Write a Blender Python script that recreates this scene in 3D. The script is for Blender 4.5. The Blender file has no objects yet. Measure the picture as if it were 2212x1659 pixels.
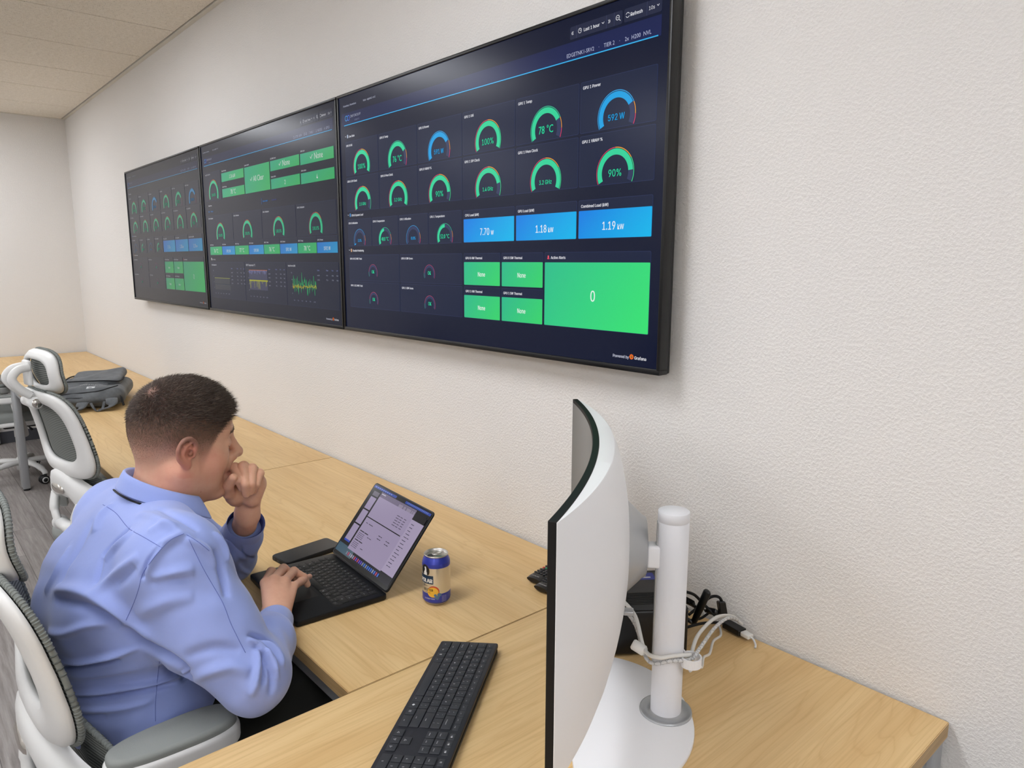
import bpy, bmesh, math, random
import numpy as np
from mathutils import Vector, Matrix, Euler
from mathutils.bvhtree import BVHTree

S = bpy.context.scene
COL = S.collection
PI = math.pi

# ------------------------------------------------------------------ camera
F_PX, IMG_W, IMG_H = 1544.928, 2212.0, 1659.0
CAM = np.array([0.7291, -1.3396, 1.5335])
YAW, PITCH, ROLL = 2.4217, -0.1671, 0.0035
_cy, _sy, _cp, _sp = math.cos(YAW), math.sin(YAW), math.cos(PITCH), math.sin(PITCH)
FWD = np.array([_cy * _cp, _sy * _cp, _sp])
_r = np.array([_sy, -_cy, 0.0]); _u = np.cross(_r, FWD)
RGT = math.cos(ROLL) * _r + math.sin(ROLL) * _u
UPV = -math.sin(ROLL) * _r + math.cos(ROLL) * _u
cam_data = bpy.data.cameras.new('camera')
cam_data.sensor_fit = 'HORIZONTAL'; cam_data.sensor_width = 36.0
cam_data.lens = F_PX / IMG_W * 36.0
cam_data.clip_start = 0.05
cam = bpy.data.objects.new('camera', cam_data); COL.objects.link(cam)
cam.matrix_world = Matrix(((RGT[0], UPV[0], -FWD[0], CAM[0]), (RGT[1], UPV[1], -FWD[1], CAM[1]),
                           (RGT[2], UPV[2], -FWD[2], CAM[2]), (0, 0, 0, 1)))
S.camera = cam

def ray(px, py):
    return FWD + RGT * (px - IMG_W / 2) / F_PX - UPV * (py - IMG_H / 2) / F_PX
def at(px, py, d):
    """the point of the place seen at a pixel of the photograph, d metres deep"""
    return CAM + d * ray(px, py)
def on(px, py, axis, val):
    v = ray(px, py); return CAM + (val - CAM[axis]) / v[axis] * v

# ------------------------------------------------------------------ light and exposure
EXPOSURE = 0.0
LAMP_W = 12.9            # strength of the ceiling panels
LAMP_COL = (0.962, 0.985, 1.04)
W = bpy.data.worlds.new('world'); S.world = W; W.use_nodes = True
W.node_tree.nodes['Background'].inputs[0].default_value = (0.9, 0.95, 1.0, 1)
W.node_tree.nodes['Background'].inputs[1].default_value = 0.02
vs = S.view_settings
vs.view_transform = 'Standard'; vs.look = 'None'; vs.exposure = EXPOSURE; vs.gamma = 1.0
vs.use_curve_mapping = False
S.display_settings.display_device = 'sRGB'
try:
    S.cycles.max_bounces = 8; S.cycles.diffuse_bounces = 4; S.cycles.use_adaptive_sampling = True; S.cycles.adaptive_threshold = 0.025; S.cycles.glossy_bounces = 4
    S.cycles.use_denoising = True
    S.cycles.sample_clamp_indirect = 6.0
except Exception:
    pass

# ------------------------------------------------------------------ materials
def lin(c):
    if isinstance(c, str):
        c = c.lstrip('#'); c = [int(c[i:i + 2], 16) / 255 for i in (0, 2, 4)]
    return tuple(x / 12.92 if x <= 0.04045 else ((x + 0.055) / 1.055) ** 2.4 for x in c)
def mat(name, col='#808080', rough=0.5, metal=0.0, spec=0.5, coat=0.0, sheen=0.0, sss=0.0, emit=None, es=1.0, alpha=1.0):
    m = bpy.data.materials.new(name); m.use_nodes = True
    b = m.node_tree.nodes['Principled BSDF']; i = b.inputs
    i['Base Color'].default_value = (*lin(col), 1); i['Roughness'].default_value = rough
    i['Metallic'].default_value = metal; i['Specular IOR Level'].default_value = spec
    i['Coat Weight'].default_value = coat; i['Sheen Weight'].default_value = sheen
    if sss:
        i['Subsurface Weight'].default_value = sss; i['Subsurface Radius'].default_value = (1.0, 0.35, 0.2)
        i['Subsurface Scale'].default_value = 0.006
    if emit:
        i['Emission Color'].default_value = (*lin(emit), 1); i['Emission Strength'].default_value = es
    i['Alpha'].default_value = alpha
    return m
class N:
    """a short hand for wiring shader nodes"""
    def __init__(s, m): s.m = m; s.t = m.node_tree; s.b = s.t.nodes['Principled BSDF']
    def n(s, typ, **kw):
        nd = s.t.nodes.new('ShaderNode' + typ)
        for k, v in kw.items():
            if k in nd.inputs.keys(): nd.inputs[k].default_value = v
            else: setattr(nd, k, v)
        return nd
    def l(s, a, b): s.t.links.new(a, b)
    def coords(s, scale=(1, 1, 1), rot=(0, 0, 0), kind='Object'):
        c = s.n('TexCoord'); mp = s.n('Mapping'); mp.inputs['Scale'].default_value = scale
        mp.inputs['Rotation'].default_value = rot
        s.l(c.outputs[kind], mp.inputs['Vector']); return mp.outputs['Vector']
    def noise(s, vec, scale, detail=2, rough=0.5, dist=0.0):
        nz = s.n('TexNoise'); s.l(vec, nz.inputs['Vector']); nz.inputs['Scale'].default_value = scale
        nz.inputs['Detail'].default_value = detail; nz.inputs['Roughness'].default_value = rough
        nz.inputs['Distortion'].default_value = dist; return nz.outputs['Fac']
    def ramp(s, fac, stops):
        r = s.n('ValToRGB'); e = r.color_ramp.elements
        while len(e) < len(stops): e.new(0.5)
        for k, (p, c) in enumerate(stops):
            e[k].position = p; e[k].color = (*(lin(c) if isinstance(c, str) else (c, c, c)), 1)
        s.l(fac, r.inputs['Fac']); return r.outputs['Color']
    def mix(s, fac, a, b, mode='MIX'):
        x = s.n('Mix', data_type='RGBA', blend_type=mode)
        for sock, v in ((x.inputs[0], fac), (x.inputs[6], a), (x.inputs[7], b)):
            if hasattr(v, 'is_linked') or hasattr(v, 'links'): s.l(v, sock)
            elif isinstance(v, (int, float)): sock.default_value = v
            else: sock.default_value = (*lin(v), 1)
        return x.outputs[2]
    def math(s, op, a, b=0.0):
        x = s.n('Math', operation=op)
        for k, v in ((0, a), (1, b)):
            if hasattr(v, 'links'): s.l(v, x.inputs[k])
            else: x.inputs[k].default_value = v
        return x.outputs[0]
    def bump(s, h, strength=0.3, dist=0.01):
        b = s.n('Bump'); b.inputs['Strength'].default_value = strength; b.inputs['Distance'].default_value = dist
        s.l(h, b.inputs['Height']); s.l(b.outputs[0], s.b.inputs['Normal']); return b
    def color(s, c): s.l(c, s.b.inputs['Base Color'])

M = {}
# ------------------------------------------------------------------ objects and tags
def new_obj(name, me, parent=None, loc=None, rot=None):
    o = bpy.data.objects.new(name, me); COL.objects.link(o)
    if parent is not None: o.parent = parent
    if loc is not None: o.location = loc
    if rot is not None: o.rotation_euler = rot
    return o
def thing(name, label, cat, loc=(0, 0, 0), rotz=0.0, group=None):
    o = new_obj(name, None, None, loc, (0, 0, rotz)); o.empty_display_size = 0.05
    return tag(o, label, cat, group)
def tag(o, label=None, cat=None, group=None, kind=None):
    if label: o['label'] = label
    if cat: o['category'] = cat
    if group: o['group'] = group
    if kind: o['kind'] = kind
    return o
class MB:
    """collects shapes into one mesh"""
    def __init__(s): s.v = []; s.f = []; s.m = []; s.sm = []; s.mats = []; s.c = []
    def mi(s, m):
        if m not in s.mats: s.mats.append(m)
        return s.mats.index(m)
    def add(s, vs_, fs_, m, smooth=False, T=None, col=None):
        k = len(s.v); i = s.mi(m)
        if T is not None: vs_ = [tuple(T @ Vector(v)) for v in vs_]
        s.v += [tuple(v) for v in vs_]; s.f += [tuple(a + k for a in f) for f in fs_]
        s.m += [i] * len(fs_); s.sm += [smooth] * len(fs_)
        if col is not None: s.c += list(col) if len(col) == len(vs_) and hasattr(col[0], '__len__') else [col] * len(vs_)
        return s
    def box(s, a, b, m, bev=0.0, T=None, seg=2, smooth=None):
        bm = bmesh.new(); bmesh.ops.create_cube(bm, size=1)
        for v in bm.verts:
            v.co = Vector(((a[0] + b[0]) / 2 + v.co.x * (b[0] - a[0]), (a[1] + b[1]) / 2 + v.co.y * (b[1] - a[1]), (a[2] + b[2]) / 2 + v.co.z * (b[2] - a[2])))
        if bev: bmesh.ops.bevel(bm, geom=bm.edges[:], offset=bev, segments=seg, affect='EDGES', profile=0.5)
        s.bm(bm, m, bool(bev) if smooth is None else smooth, T); return s
    def bm(s, bm, m, smooth=False, T=None):
        bm.verts.ensure_lookup_table(); bm.verts.index_update()
        s.add([v.co[:] for v in bm.verts], [[v.index for v in f.verts] for f in bm.faces], m, smooth, T); bm.free()
    def tube(s, pts, r, m, seg=12, closed=False, cap=True, T=None, smooth=True, flat=1.0, up=None):
        """swept tube; r a number or one per point; flat squeezes the section along the frame's second axis"""
        P = [Vector(p) for p in pts]; n = len(P); R = r if hasattr(r, '__len__') else [r] * n
        vs_, fs_ = [], []; ref = Vector(up) if up else None; prev = None
        for i in range(n):
            t = (P[(i + 1) % n] - P[i - 1]) if closed else (P[min(i + 1, n - 1)] - P[max(i - 1, 0)])
            t.normalize()
            if ref is not None: a = ref - ref.dot(t) * t
            elif prev is None: a = t.orthogonal()
            else: a = prev - prev.dot(t) * t
            if a.length < 1e-6: a = t.orthogonal()
            a.normalize(); prev = a; b = t.cross(a)
            for k in range(seg):
                w = 2 * PI * k / seg
                vs_.append(P[i] + a * (math.cos(w) * R[i] * flat) + b * (math.sin(w) * R[i]))
        for i in range(n if closed else n - 1):
            j = (i + 1) % n
            for k in range(seg):
                l = (k + 1) % seg; fs_.append((i * seg + k, i * seg + l, j * seg + l, j * seg + k))
        if cap and not closed:
            fs_.append(tuple(range(seg - 1, -1, -1))); fs_.append(tuple((n - 1) * seg + k for k in range(seg)))
        s.add(vs_, fs_, m, smooth, T); return s
    def lathe(s, prof, m, seg=32, T=None, smooth=True, mf=None):
        """prof: (r, z) pairs turned about z; mf(k) gives the material of ring k"""
        n = len(prof); vs_ = []; 
        for r, z in prof:
            for k in range(seg):
                w = 2 * PI * k / seg; vs_.append((r * math.cos(w), r * math.sin(w), z))
        if mf is None:
            fs_ = [(i * seg + k, i * seg + (k + 1) % seg, (i + 1) * seg + (k + 1) % seg, (i + 1) * seg + k) for i in range(n - 1) for k in range(seg)]
            s.add(vs_, fs_, m, smooth, T)
        else:
            for i in range(n - 1):
                s.add(vs_[i * seg:(i + 2) * seg], [(k, (k + 1) % seg, seg + (k + 1) % seg, seg + k) for k in range(seg)], mf(i), smooth, T)
        return s
    def prism(s, outline, z0, z1, m, bev=0.0, T=None, smooth=False, seg=2):
        bm = bmesh.new(); vv = [bm.verts.new((x, y, z0)) for x, y in outline]
        f = bm.faces.new(vv); bm.normal_update()
        if f.normal.z > 0: f.normal_flip()
        r = bmesh.ops.extrude_face_region(bm, geom=[f])
        for v in r['geom']:
            if isinstance(v, bmesh.types.BMVert): v.co.z = z1
        if bev:
            ed = [e for e in bm.edges if abs(e.verts[0].co.z - e.verts[1].co.z) < 1e-7]
            bmesh.ops.bevel(bm, geom=ed, offset=bev, segments=seg, affect='EDGES', profile=0.5)
        bmesh.ops.recalc_face_normals(bm, faces=bm.faces[:])
        s.bm(bm, m, smooth, T); return s
    def text(s, txt, m, size, loc=(0, 0, 0), T=None, align='LEFT', col=None, ext=0.0, sx=1.0):
        vs_, fs_ = text_mesh(txt)
        if not vs_: return s
        w = max(v[0] for v in vs_)
        dx = {'LEFT': 0, 'CENTER': -w / 2, 'RIGHT': -w}[align]
        vv = [(loc[0] + (v[0] + dx) * size * sx, loc[1] + v[1] * size, loc[2]) for v in vs_]
        s.add(vv, fs_, m, False, T, col); return s
    def build(s, name, parent=None, loc=None, rot=None, auto=None):
        me = bpy.data.meshes.new(name); me.from_pydata(s.v, [], s.f)
        for m in s.mats: me.materials.append(m)
        me.polygons.foreach_set('material_index', s.m); me.polygons.foreach_set('use_smooth', s.sm)
        if s.c and len(s.c) == len(s.v):
            ca = me.color_attributes.new('Col', 'FLOAT_COLOR', 'POINT')
            ca.data.foreach_set('color', np.array([(*c, 1.0) for c in s.c], dtype=np.float32).ravel())
        me.validate(); me.update()
        if auto: me.set_sharp_from_angle(angle=math.radians(auto))
        return new_obj(name, me, parent, loc, rot)
_tx = {}
try:      # the plain sans that ships inside Blender; its default face otherwise
    import os
    FONT = bpy.data.fonts.load(os.path.join(bpy.utils.resource_path('LOCAL'), 'datafiles', 'fonts', 'Inter.woff2'))
except Exception:
    FONT = None
def text_mesh(txt):
    if txt in _tx: return _tx[txt]
    cu = bpy.data.curves.new('t', 'FONT'); cu.body = txt; cu.size = 1.0; cu.resolution_u = 2
    if FONT is not None and txt.isascii(): cu.font = FONT
    o = bpy.data.objects.new('t', cu); COL.objects.link(o)
    me = o.to_mesh(); vs_ = [v.co[:] for v in me.vertices]; fs_ = [tuple(p.vertices) for p in me.polygons]
    o.to_mesh_clear(); bpy.data.objects.remove(o); bpy.data.curves.remove(cu)
    if vs_:
        x0 = min(v[0] for v in vs_); vs_ = [(v[0] - x0, v[1], 0) for v in vs_]
    _tx[txt] = (vs_, fs_); return _tx[txt]
def rrect(x0, y0, x1, y1, r, n=5):
    o = []
    for cx, cy, a in ((x1 - r, y1 - r, 0), (x0 + r, y1 - r, 90), (x0 + r, y0 + r, 180), (x1 - r, y0 + r, 270)):
        for k in range(n + 1):
            w = math.radians(a + 90 * k / n); o.append((cx + r * math.cos(w), cy + r * math.sin(w)))
    return o
def spline(pts, n=8, closed=False):
    """Catmull-Rom through the points"""
    P = [np.array(p, float) for p in pts]; m = len(P); out = []
    rng = range(m) if closed else range(m - 1)
    for i in rng:
        if closed: a, b, c, d = P[i - 1], P[i], P[(i + 1) % m], P[(i + 2) % m]
        else: a, b, c, d = P[max(i - 1, 0)], P[i], P[i + 1], P[min(i + 2, m - 1)]
        for k in range(n):
            t = k / n
            out.append(0.5 * ((2 * b) + (c - a) * t + (2 * a - 5 * b + 4 * c - d) * t * t + (3 * b - a - 3 * c + d) * t ** 3))
    if not closed: out.append(P[-1])
    return out
def copy_tree(o, parent=None):
    c = o.copy(); COL.objects.link(c)
    if parent is not None: c.parent = parent
    for ch in [x for x in COL.objects if x.parent == o]: copy_tree(ch, c)
    return c
def rotz(a): return Matrix.Rotation(a, 4, 'Z')
def TR(loc=(0, 0, 0), rx=0, ry=0, rz=0, s=1.0):
    return Matrix.Translation(loc) @ Euler((rx, ry, rz)).to_matrix().to_4x4() @ Matrix.Scale(s, 4)
# ------------------------------------------------------------------ the room
ROOM_X0, ROOM_X1, ROOM_Y0, CEIL = -6.608, 2.6, -4.6, 2.732
DESK_Z, DESK_D = 0.74, 0.762
# surface materials
m = M['wall_paint'] = mat('wall_paint', '#e2dfdb', 0.62, spec=0.25); n = N(m)
v = n.coords(kind='Object'); h = n.noise(v, 165, 3, 0.55); h2 = n.noise(v, 62, 2, 0.5)
n.bump(n.math('ADD', n.ramp(h, [(0.42, 0.0), (0.64, 1.0)]), n.math('MULTIPLY', h2, 0.8)), 0.42, 0.0026)
m = M['ceiling_tile'] = mat('ceiling_tile', '#efe9de', 0.9, spec=0.1); n = N(m)
v = n.coords(); h = n.noise(v, 260, 2, 0.6); hh = n.noise(v, 45, 2, 0.6)
n.color(n.mix(n.ramp(h, [(0.63, 0.0), (0.68, 1.0)]), n.ramp(hh, [(0.3, '#e8e0d2'), (0.7, '#f2ebdf')]), '#8d8679'))
n.bump(h, 0.15, 0.001)
M['grid_white'] = mat('grid_white', '#dcd7cc', 0.6)
M['dark_gap'] = mat('dark_gap', '#1b1a18', 0.9)
m = M['maple'] = mat('maple', '#dcbd86', 0.42, spec=0.4); n = N(m)
def wood(n, ang):
    g0 = n.n('NewGeometry'); r0 = n.n('Mapping'); r0.inputs['Rotation'].default_value = (0, 0, ang); n.l(g0.outputs['Position'], r0.inputs['Vector']); v = r0.outputs[0]
    oi = n.n('ObjectInfo'); ad = n.n('VectorMath', operation='ADD'); cx = n.n('CombineXYZ'); n.l(n.math('MULTIPLY', oi.outputs['Random'], 9.0), cx.inputs[2]); n.l(v, ad.inputs[0]); n.l(cx.outputs[0], ad.inputs[1]); v = ad.outputs[0]
    m2 = n.n('Mapping'); m2.inputs['Scale'].default_value = (1.6, 16, 16); n.l(v, m2.inputs['Vector']); v2 = m2.outputs[0]
    mp = n.n('Mapping'); mp.inputs['Scale'].default_value = (.75, 6.5, 6.5); n.l(v, mp.inputs['Vector'])
    g = n.noise(mp.outputs[0], 1.15, 3, 0.42, 0.35)
    w = n.math('FRACT', n.math('MULTIPLY', g, 21.0))
    lines = n.ramp(w, [(0.0, 1.0), (0.10, 0.35), (0.5, 0.0), (0.9, 0.2), (1.0, 1.0)])
    mp2 = n.n('Mapping'); mp2.inputs['Scale'].default_value = (4, 190, 190); n.l(v, mp2.inputs['Vector'])
    fine = n.noise(mp2.outputs[0], 1.0, 3, 0.6)
    base = n.ramp(n.noise(v2, 0.9, 3, 0.5), [(0.3, '#d3b07a'), (0.7, '#dfc08c')])
    c = n.mix(n.math('MULTIPLY', lines, 0.30), base, '#b98f58')
    n.color(n.mix(n.math('MULTIPLY', n.ramp(fine, [(0.45, 0.0), (0.8, 1.0)]), 0.4), c, '#b08a57'))
wood(n, 0.0)
m = M['maple_cross'] = mat('maple_cross', '#dcbd86', 0.42, spec=0.4); wood(N(m), PI / 2)
M['maple_edge'] = mat('maple_edge', '#a98a60', 0.45, spec=0.3); n = N(M['maple_edge'])
v = n.coords(scale=(5, 5, 160)); n.color(n.ramp(n.noise(v, 1.2, 3, 0.5), [(0.3, '#a08258'), (0.7, '#b89a6c')]))
m = M['silver'] = mat('silver', '#a9abad', 0.38, 0.55, 0.5)
m = M['floor_planks'] = mat('floor_planks', '#8a8480', 0.5, spec=0.35); n = N(m)
v = n.coords(); br = n.n('TexBrick', offset=0.37, squash=1.0); n.l(v, br.inputs['Vector'])
for k, x in (('Scale', 1.0), ('Mortar Size', 0.0012), ('Brick Width', 1.22), ('Row Height', 0.152)): br.inputs[k].default_value = x
br.inputs['Color1'].default_value = (0.1, 0.1, 0.1, 1); br.inputs['Color2'].default_value = (0.9, 0.9, 0.9, 1); br.inputs['Mortar'].default_value = (0, 0, 0, 1)
vv = n.n('Mapping'); vv.inputs['Scale'].default_value = (2.4, 46, 1); n.l(v, vv.inputs['Vector'])
off = n.n('VectorMath', operation='ADD'); n.l(vv.outputs[0], off.inputs[0])
sc = n.n('VectorMath', operation='SCALE'); n.l(br.outputs['Color'], sc.inputs[0]); sc.inputs['Scale'].default_value = 37.0
n.l(sc.outputs[0], off.inputs[1])
g = n.noise(off.outputs[0], 1.3, 6, 0.7, 0.25)
col = n.ramp(g, [(0.2, '#6e6763'), (0.42, '#8a8380'), (0.6, '#a09a96'), (0.85, '#bab4af')])
tone = n.ramp(br.outputs['Color'], [(0.0, 0.62), (1.0, 1.0)])
col = n.mix(1.0, col, tone, 'MULTIPLY')
n.color(n.mix(br.outputs['Fac'], col, '#4a4542'))
M['base_rubber'] = mat('base_rubber', '#4d4f55', 0.6)

def slab(name, a, b, m, kind='structure'):
    mb = MB(); mb.box(a, b, m); return tag(mb.build(name), kind=kind)
slab('floor', (ROOM_X0 - .1, ROOM_Y0 - .1, -0.05), (ROOM_X1 + .1, 0.1, 0.0), M['floor_planks'])
slab('wall_right', (ROOM_X0 - .1, 0.0, 0.0), (ROOM_X1 + .1, 0.1, CEIL + .15), M['wall_paint'])
slab('wall_back', (ROOM_X0 - .1, ROOM_Y0 - .1, 0.0), (ROOM_X0, 0.0, CEIL + .15), M['wall_paint'])
slab('wall_left', (ROOM_X0, ROOM_Y0 - .1, 0.0), (ROOM_X1 + .1, ROOM_Y0, CEIL + .15), M['wall_paint'])
slab('wall_front', (ROOM_X1, ROOM_Y0, 0.0), (ROOM_X1 + .1, 0.0, CEIL + .15), M['wall_paint'])
slab('baseboard_back', (ROOM_X0, ROOM_Y0, 0.0), (ROOM_X0 + .008, 0, 0.10), M['base_rubber'])
slab('baseboard_right', (ROOM_X0, -.008, 0.0), (ROOM_X1, 0, 0.10), M['base_rubber'])
# ceiling: lay-in tiles with tight joints, panels of light let into it
XJ = [-2.84 + .635 * k for k in range(-6, 9)]; XJ = [ROOM_X0] + [x for x in XJ if x > ROOM_X0 + .05 and x < ROOM_X1] + [ROOM_X1]
YJ = [-.025, -.90, -2.12, -3.34, ROOM_Y0]
LAMPS = []
for i in range(len(XJ) - 1):
    for j in range(len(YJ) - 1):
        xc = (XJ[i] + XJ[i + 1]) / 2
        if j in (1, 3) and min(abs(xc - q) for q in (-5.70, -3.16, -0.62, 1.92)) < .05: LAMPS.append((XJ[i], XJ[i + 1], YJ[j + 1], YJ[j]))
mb = MB()
rng = random.Random(3)
for i in range(len(XJ) - 1):
    for j in range(len(YJ) - 1):
        if (XJ[i], XJ[i + 1], YJ[j + 1], YJ[j]) in LAMPS: continue
        g = .0046; dz = 0.0
        mb.box((XJ[i] + g, YJ[j + 1] + g, CEIL + dz), (XJ[i + 1] - g, YJ[j] - g, CEIL + .02), M['ceiling_tile'], 0.0015, seg=1, smooth=False)
mb.box((ROOM_X0, ROOM_Y0, CEIL + .022), (ROOM_X1, 0, CEIL + .05), M['dark_gap'])
tag(mb.build('ceiling'), kind='structure')
slab('trim_1', (ROOM_X0, -.023, CEIL - .004), (ROOM_X1, 0.0, CEIL + .02), M['grid_white'])
slab('trim_2', (ROOM_X0, ROOM_Y0, CEIL - .004), (ROOM_X0 + .023, -.023, CEIL + .001), M['grid_white'])
m = M['lamp_glow'] = mat('lamp_glow', '#f5f5f0', 0.6); i_ = m.node_tree.nodes['Principled BSDF'].inputs
i_['Emission Color'].default_value = (*LAMP_COL, 1); i_['Emission Strength'].default_value = LAMP_W
for k, (a, b, c, d) in enumerate(LAMPS):
    r = thing('ceiling_light', 'recessed rectangular light panel let into the tiled ceiling', 'ceiling light', ((a + b) / 2, (c + d) / 2, CEIL), 0, 'light panels in the ceiling')
    w, l = (b - a) / 2, (d - c) / 2
    f = MB()
    for x0, y0, x1, y1 in ((-w, -l, w, -l + .03), (-w, l - .03, w, l), (-w, -l + .03, -w + .03, l - .03), (w - .03, -l + .03, w, l - .03)):
        f.box((x0, y0, -.002), (x1, y1, .02), M['grid_white'])
    f.build('frame', r)
    g = MB(); g.box((-w + .03, -l + .03, .004), (w - .03, l - .03, .012), M['lamp_glow']); g.build('diffuser', r)

# ------------------------------------------------------------------ desks
def desk(x0, x1, y0, y1, grain, label):
    t = thing('desk', label, 'desk', ((x0 + x1) / 2, (y0 + y1) / 2, 0))
    w, l = (x1 - x0) / 2 - .001, (y1 - y0) / 2 - .0005
    mb = MB(); bm = bmesh.new(); bmesh.ops.create_cube(bm, size=1)
    for v in bm.verts: v.co = Vector((v.co.x * 2 * w, v.co.y * 2 * l, DESK_Z - .0145 + v.co.z * .029))
    bmesh.ops.bevel(bm, geom=bm.edges[:], offset=.0012, segments=2, affect='EDGES')
    bm.normal_update(); bm.verts.index_update()
    vs_ = [v.co[:] for v in bm.verts]
    up = [[v.index for v in f.verts] for f in bm.faces if f.normal.z > .5]
    sd = [[v.index for v in f.verts] for f in bm.faces if f.normal.z <= .5]
    mb.add(vs_, up, M['maple_cross' if grain else 'maple']); mb.add(vs_, sd, M['maple_edge']); bm.free()
    mb.build('desktop', t)
    for sx in (-1, 1):
        for sy in (-1, 1):
            lg = MB(); cx, cy = sx * (w - .026), sy * (l - .026)
            lg.box((cx - .022, cy - .022, .012), (cx + .022, cy + .022, DESK_Z - .029), M['silver'], .004)
            g = lg.build('leg', t)
            ft = MB(); ft.lathe([(0, 0), (.018, 0), (.02, .004), (.02, .012), (0, .012)], M['dark_gap'], 16, TR((cx, cy, 0))); ft.build('foot', g)
    fr = MB()
    for sy in (-1, 1): fr.box((-w + .048, sy * (l - .026) - .012, DESK_Z - .07), (w - .048, sy * (l - .026) + .012, DESK_Z - .03), M['silver'], .002)
    for sx in (-1, 1): fr.box((sx * (w - .026) - .012, -l + .048, DESK_Z - .07), (sx * (w - .026) + .012, l - .048, DESK_Z - .03), M['silver'], .002)
    fr.build('frame', t)
    return t
SEAM = -4.992
desk(ROOM_X0 + .02, SEAM, -DESK_D, -.006, 0, 'maple topped desk in the far corner, furthest in the row along the wall')
desk(SEAM, SEAM + 3.078, -DESK_D, -.006, 0, 'long maple topped desk behind the seated man, with the grey backpack lying on it')
desk(SEAM + 3.078, SEAM + 4.602, -DESK_D, -.006, 0, 'maple topped desk carrying the laptop and the drink can')
desk(SEAM + 4.602, SEAM + 5.372, -1.56, -.006, 1, 'nearest maple topped desk, standing crosswise and carrying the white monitor')
# ------------------------------------------------------------------ wall displays
m = M['screen_glow'] = mat('screen_glow', '#060709', 0.22, spec=0.16); n = N(m)
at_ = n.n('Attribute'); at_.attribute_name = 'Col'; n.l(at_.outputs['Color'], n.b.inputs['Emission Color']); n.b.inputs['Emission Strength'].default_value = 0.85
M['bezel'] = mat('bezel', '#0b0b0c', 0.35, spec=0.4)
M['bezel_back'] = mat('bezel_back', '#101011', 0.6)
class UI:
    """flat lit shapes of a display; u to the right, v up, in units of the screen"""
    def __init__(s, w, h, mt): s.w = w; s.h = h; s.mb = MB(); s.z = 0.0; s.mt = mt
    def lay(s, k): s.z = k * 0.00025; return s
    def quad(s, u0, v0, u1, v1, c, c2=None, rad=0.0):
        a, b = lin(c), lin(c2 or c)
        if rad:
            o = rrect(u0 * s.w, v0 * s.h, u1 * s.w, v1 * s.h, rad, 3)
        else: o = [(u0 * s.w, v0 * s.h), (u1 * s.w, v0 * s.h), (u1 * s.w, v1 * s.h), (u0 * s.w, v1 * s.h)]
        cols = []
        for x, y in o:
            t = ((x / s.w - u0) / (u1 - u0) * .75 + (1 - (y / s.h - v0) / (v1 - v0)) * .25) if c2 else 0
            cols.append(tuple(a[i] * (1 - t) + b[i] * t for i in range(3)))
        s.mb.add([(x, y, s.z) for x, y in o], [tuple(range(len(o)))], s.mt, False, None, cols)
    def panel(s, u0, v0, u1, v1, fill, line, rad=.004, lw=.0012):
        s.lay(1); s.quad(u0, v0, u1, v1, line, rad=rad)
        s.lay(2); s.quad(u0 + lw / s.w, v0 + lw / s.h, u1 - lw / s.w, v1 - lw / s.h, fill, rad=rad * .9)
    def arc(s, u, v, r0, r1, a0, a1, c, n=30):
        n = max(2, int(n * abs(a1 - a0) / 180)); vs_ = []
        for k in range(n + 1):
            w = math.radians(a0 + (a1 - a0) * k / n)
            for r in (r0, r1): vs_.append((u * s.w + r * math.cos(w), v * s.h + r * math.sin(w), s.z))
        s.mb.add(vs_, [(2 * k, 2 * k + 2, 2 * k + 3, 2 * k + 1) if a1 > a0 else (2 * k, 2 * k + 1, 2 * k + 3, 2 * k + 2) for k in range(n)], s.mt, False, None, lin(c))
    def text(s, t, u, v, h, c, align='LEFT', bold=0.0, sx=1.0):
        for dx in ((0.0, bold) if bold else (0.0,)):
            s.mb.text(t, s.mt, h * .86, (u * s.w + dx, v * s.h, s.z), None, align, lin(c), sx=sx * .93)
    def line(s, pts, wd, c):
        for (x0, y0), (x1, y1) in zip(pts, pts[1:]):
            x0 *= s.w; x1 *= s.w; y0 *= s.h; y1 *= s.h; L = math.hypot(x1 - x0, y1 - y0) or 1; nx, ny = -(y1 - y0) / L * wd / 2, (x1 - x0) / L * wd / 2
            s.mb.add([(x0 - nx, y0 - ny, s.z), (x1 - nx, y1 - ny, s.z), (x1 + nx, y1 + ny, s.z), (x0 + nx, y0 + ny, s.z)], [(0, 1, 2, 3)], s.mt, False, None, lin(c))
    def gauge(s, u, vb, R, frac, c, val, vc=None, th=.30, marks='g', vh=.032):
        """fan shaped dial; vb the height of its ends"""
        cu, cv = u, vb + R * .34 / s.h * .78
        a0, a1 = 205, -25
        s.lay(3); s.arc(cu, cv, R * (1 - th), R * .94, a0, a1, '#323a60', 40)
        s.lay(4)
        if frac > 0: s.arc(cu, cv, R * (1 - th), R * .94, a0, a0 + (a1 - a0) * frac, c, 40)
        seg = {'r': [(0, .5, '#d0405e'), (.5, .75, '#f0a030'), (.75, 1, '#40d890')], 'g': [(0, .78, '#35b890'), (.78, .9, '#f0a030'), (.9, 1, '#e04070')],
               'b': [(0, .78, '#2f9fe0'), (.78, .9, '#f0a030'), (.9, 1, '#e04070')], 'x': [(0, .14, '#35b890'), (.14, 1, '#c8486e')]}[marks]
        for f0, f1, cc in seg: s.arc(cu, cv, R * .965, R * 1.0, a0 + (a1 - a0) * f0, a0 + (a1 - a0) * f1, cc, 40)
        s.lay(5); s.text(val, u, vb + .008, vh * 1.16, vc or c, 'CENTER', bold=.0006, sx=.90)
BG, PF, PL = '#0f1630', '#19223f', '#27335a'
GR, BL = '#31dda2', '#12a8ee'
WH = '#e8e9f0'
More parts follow.
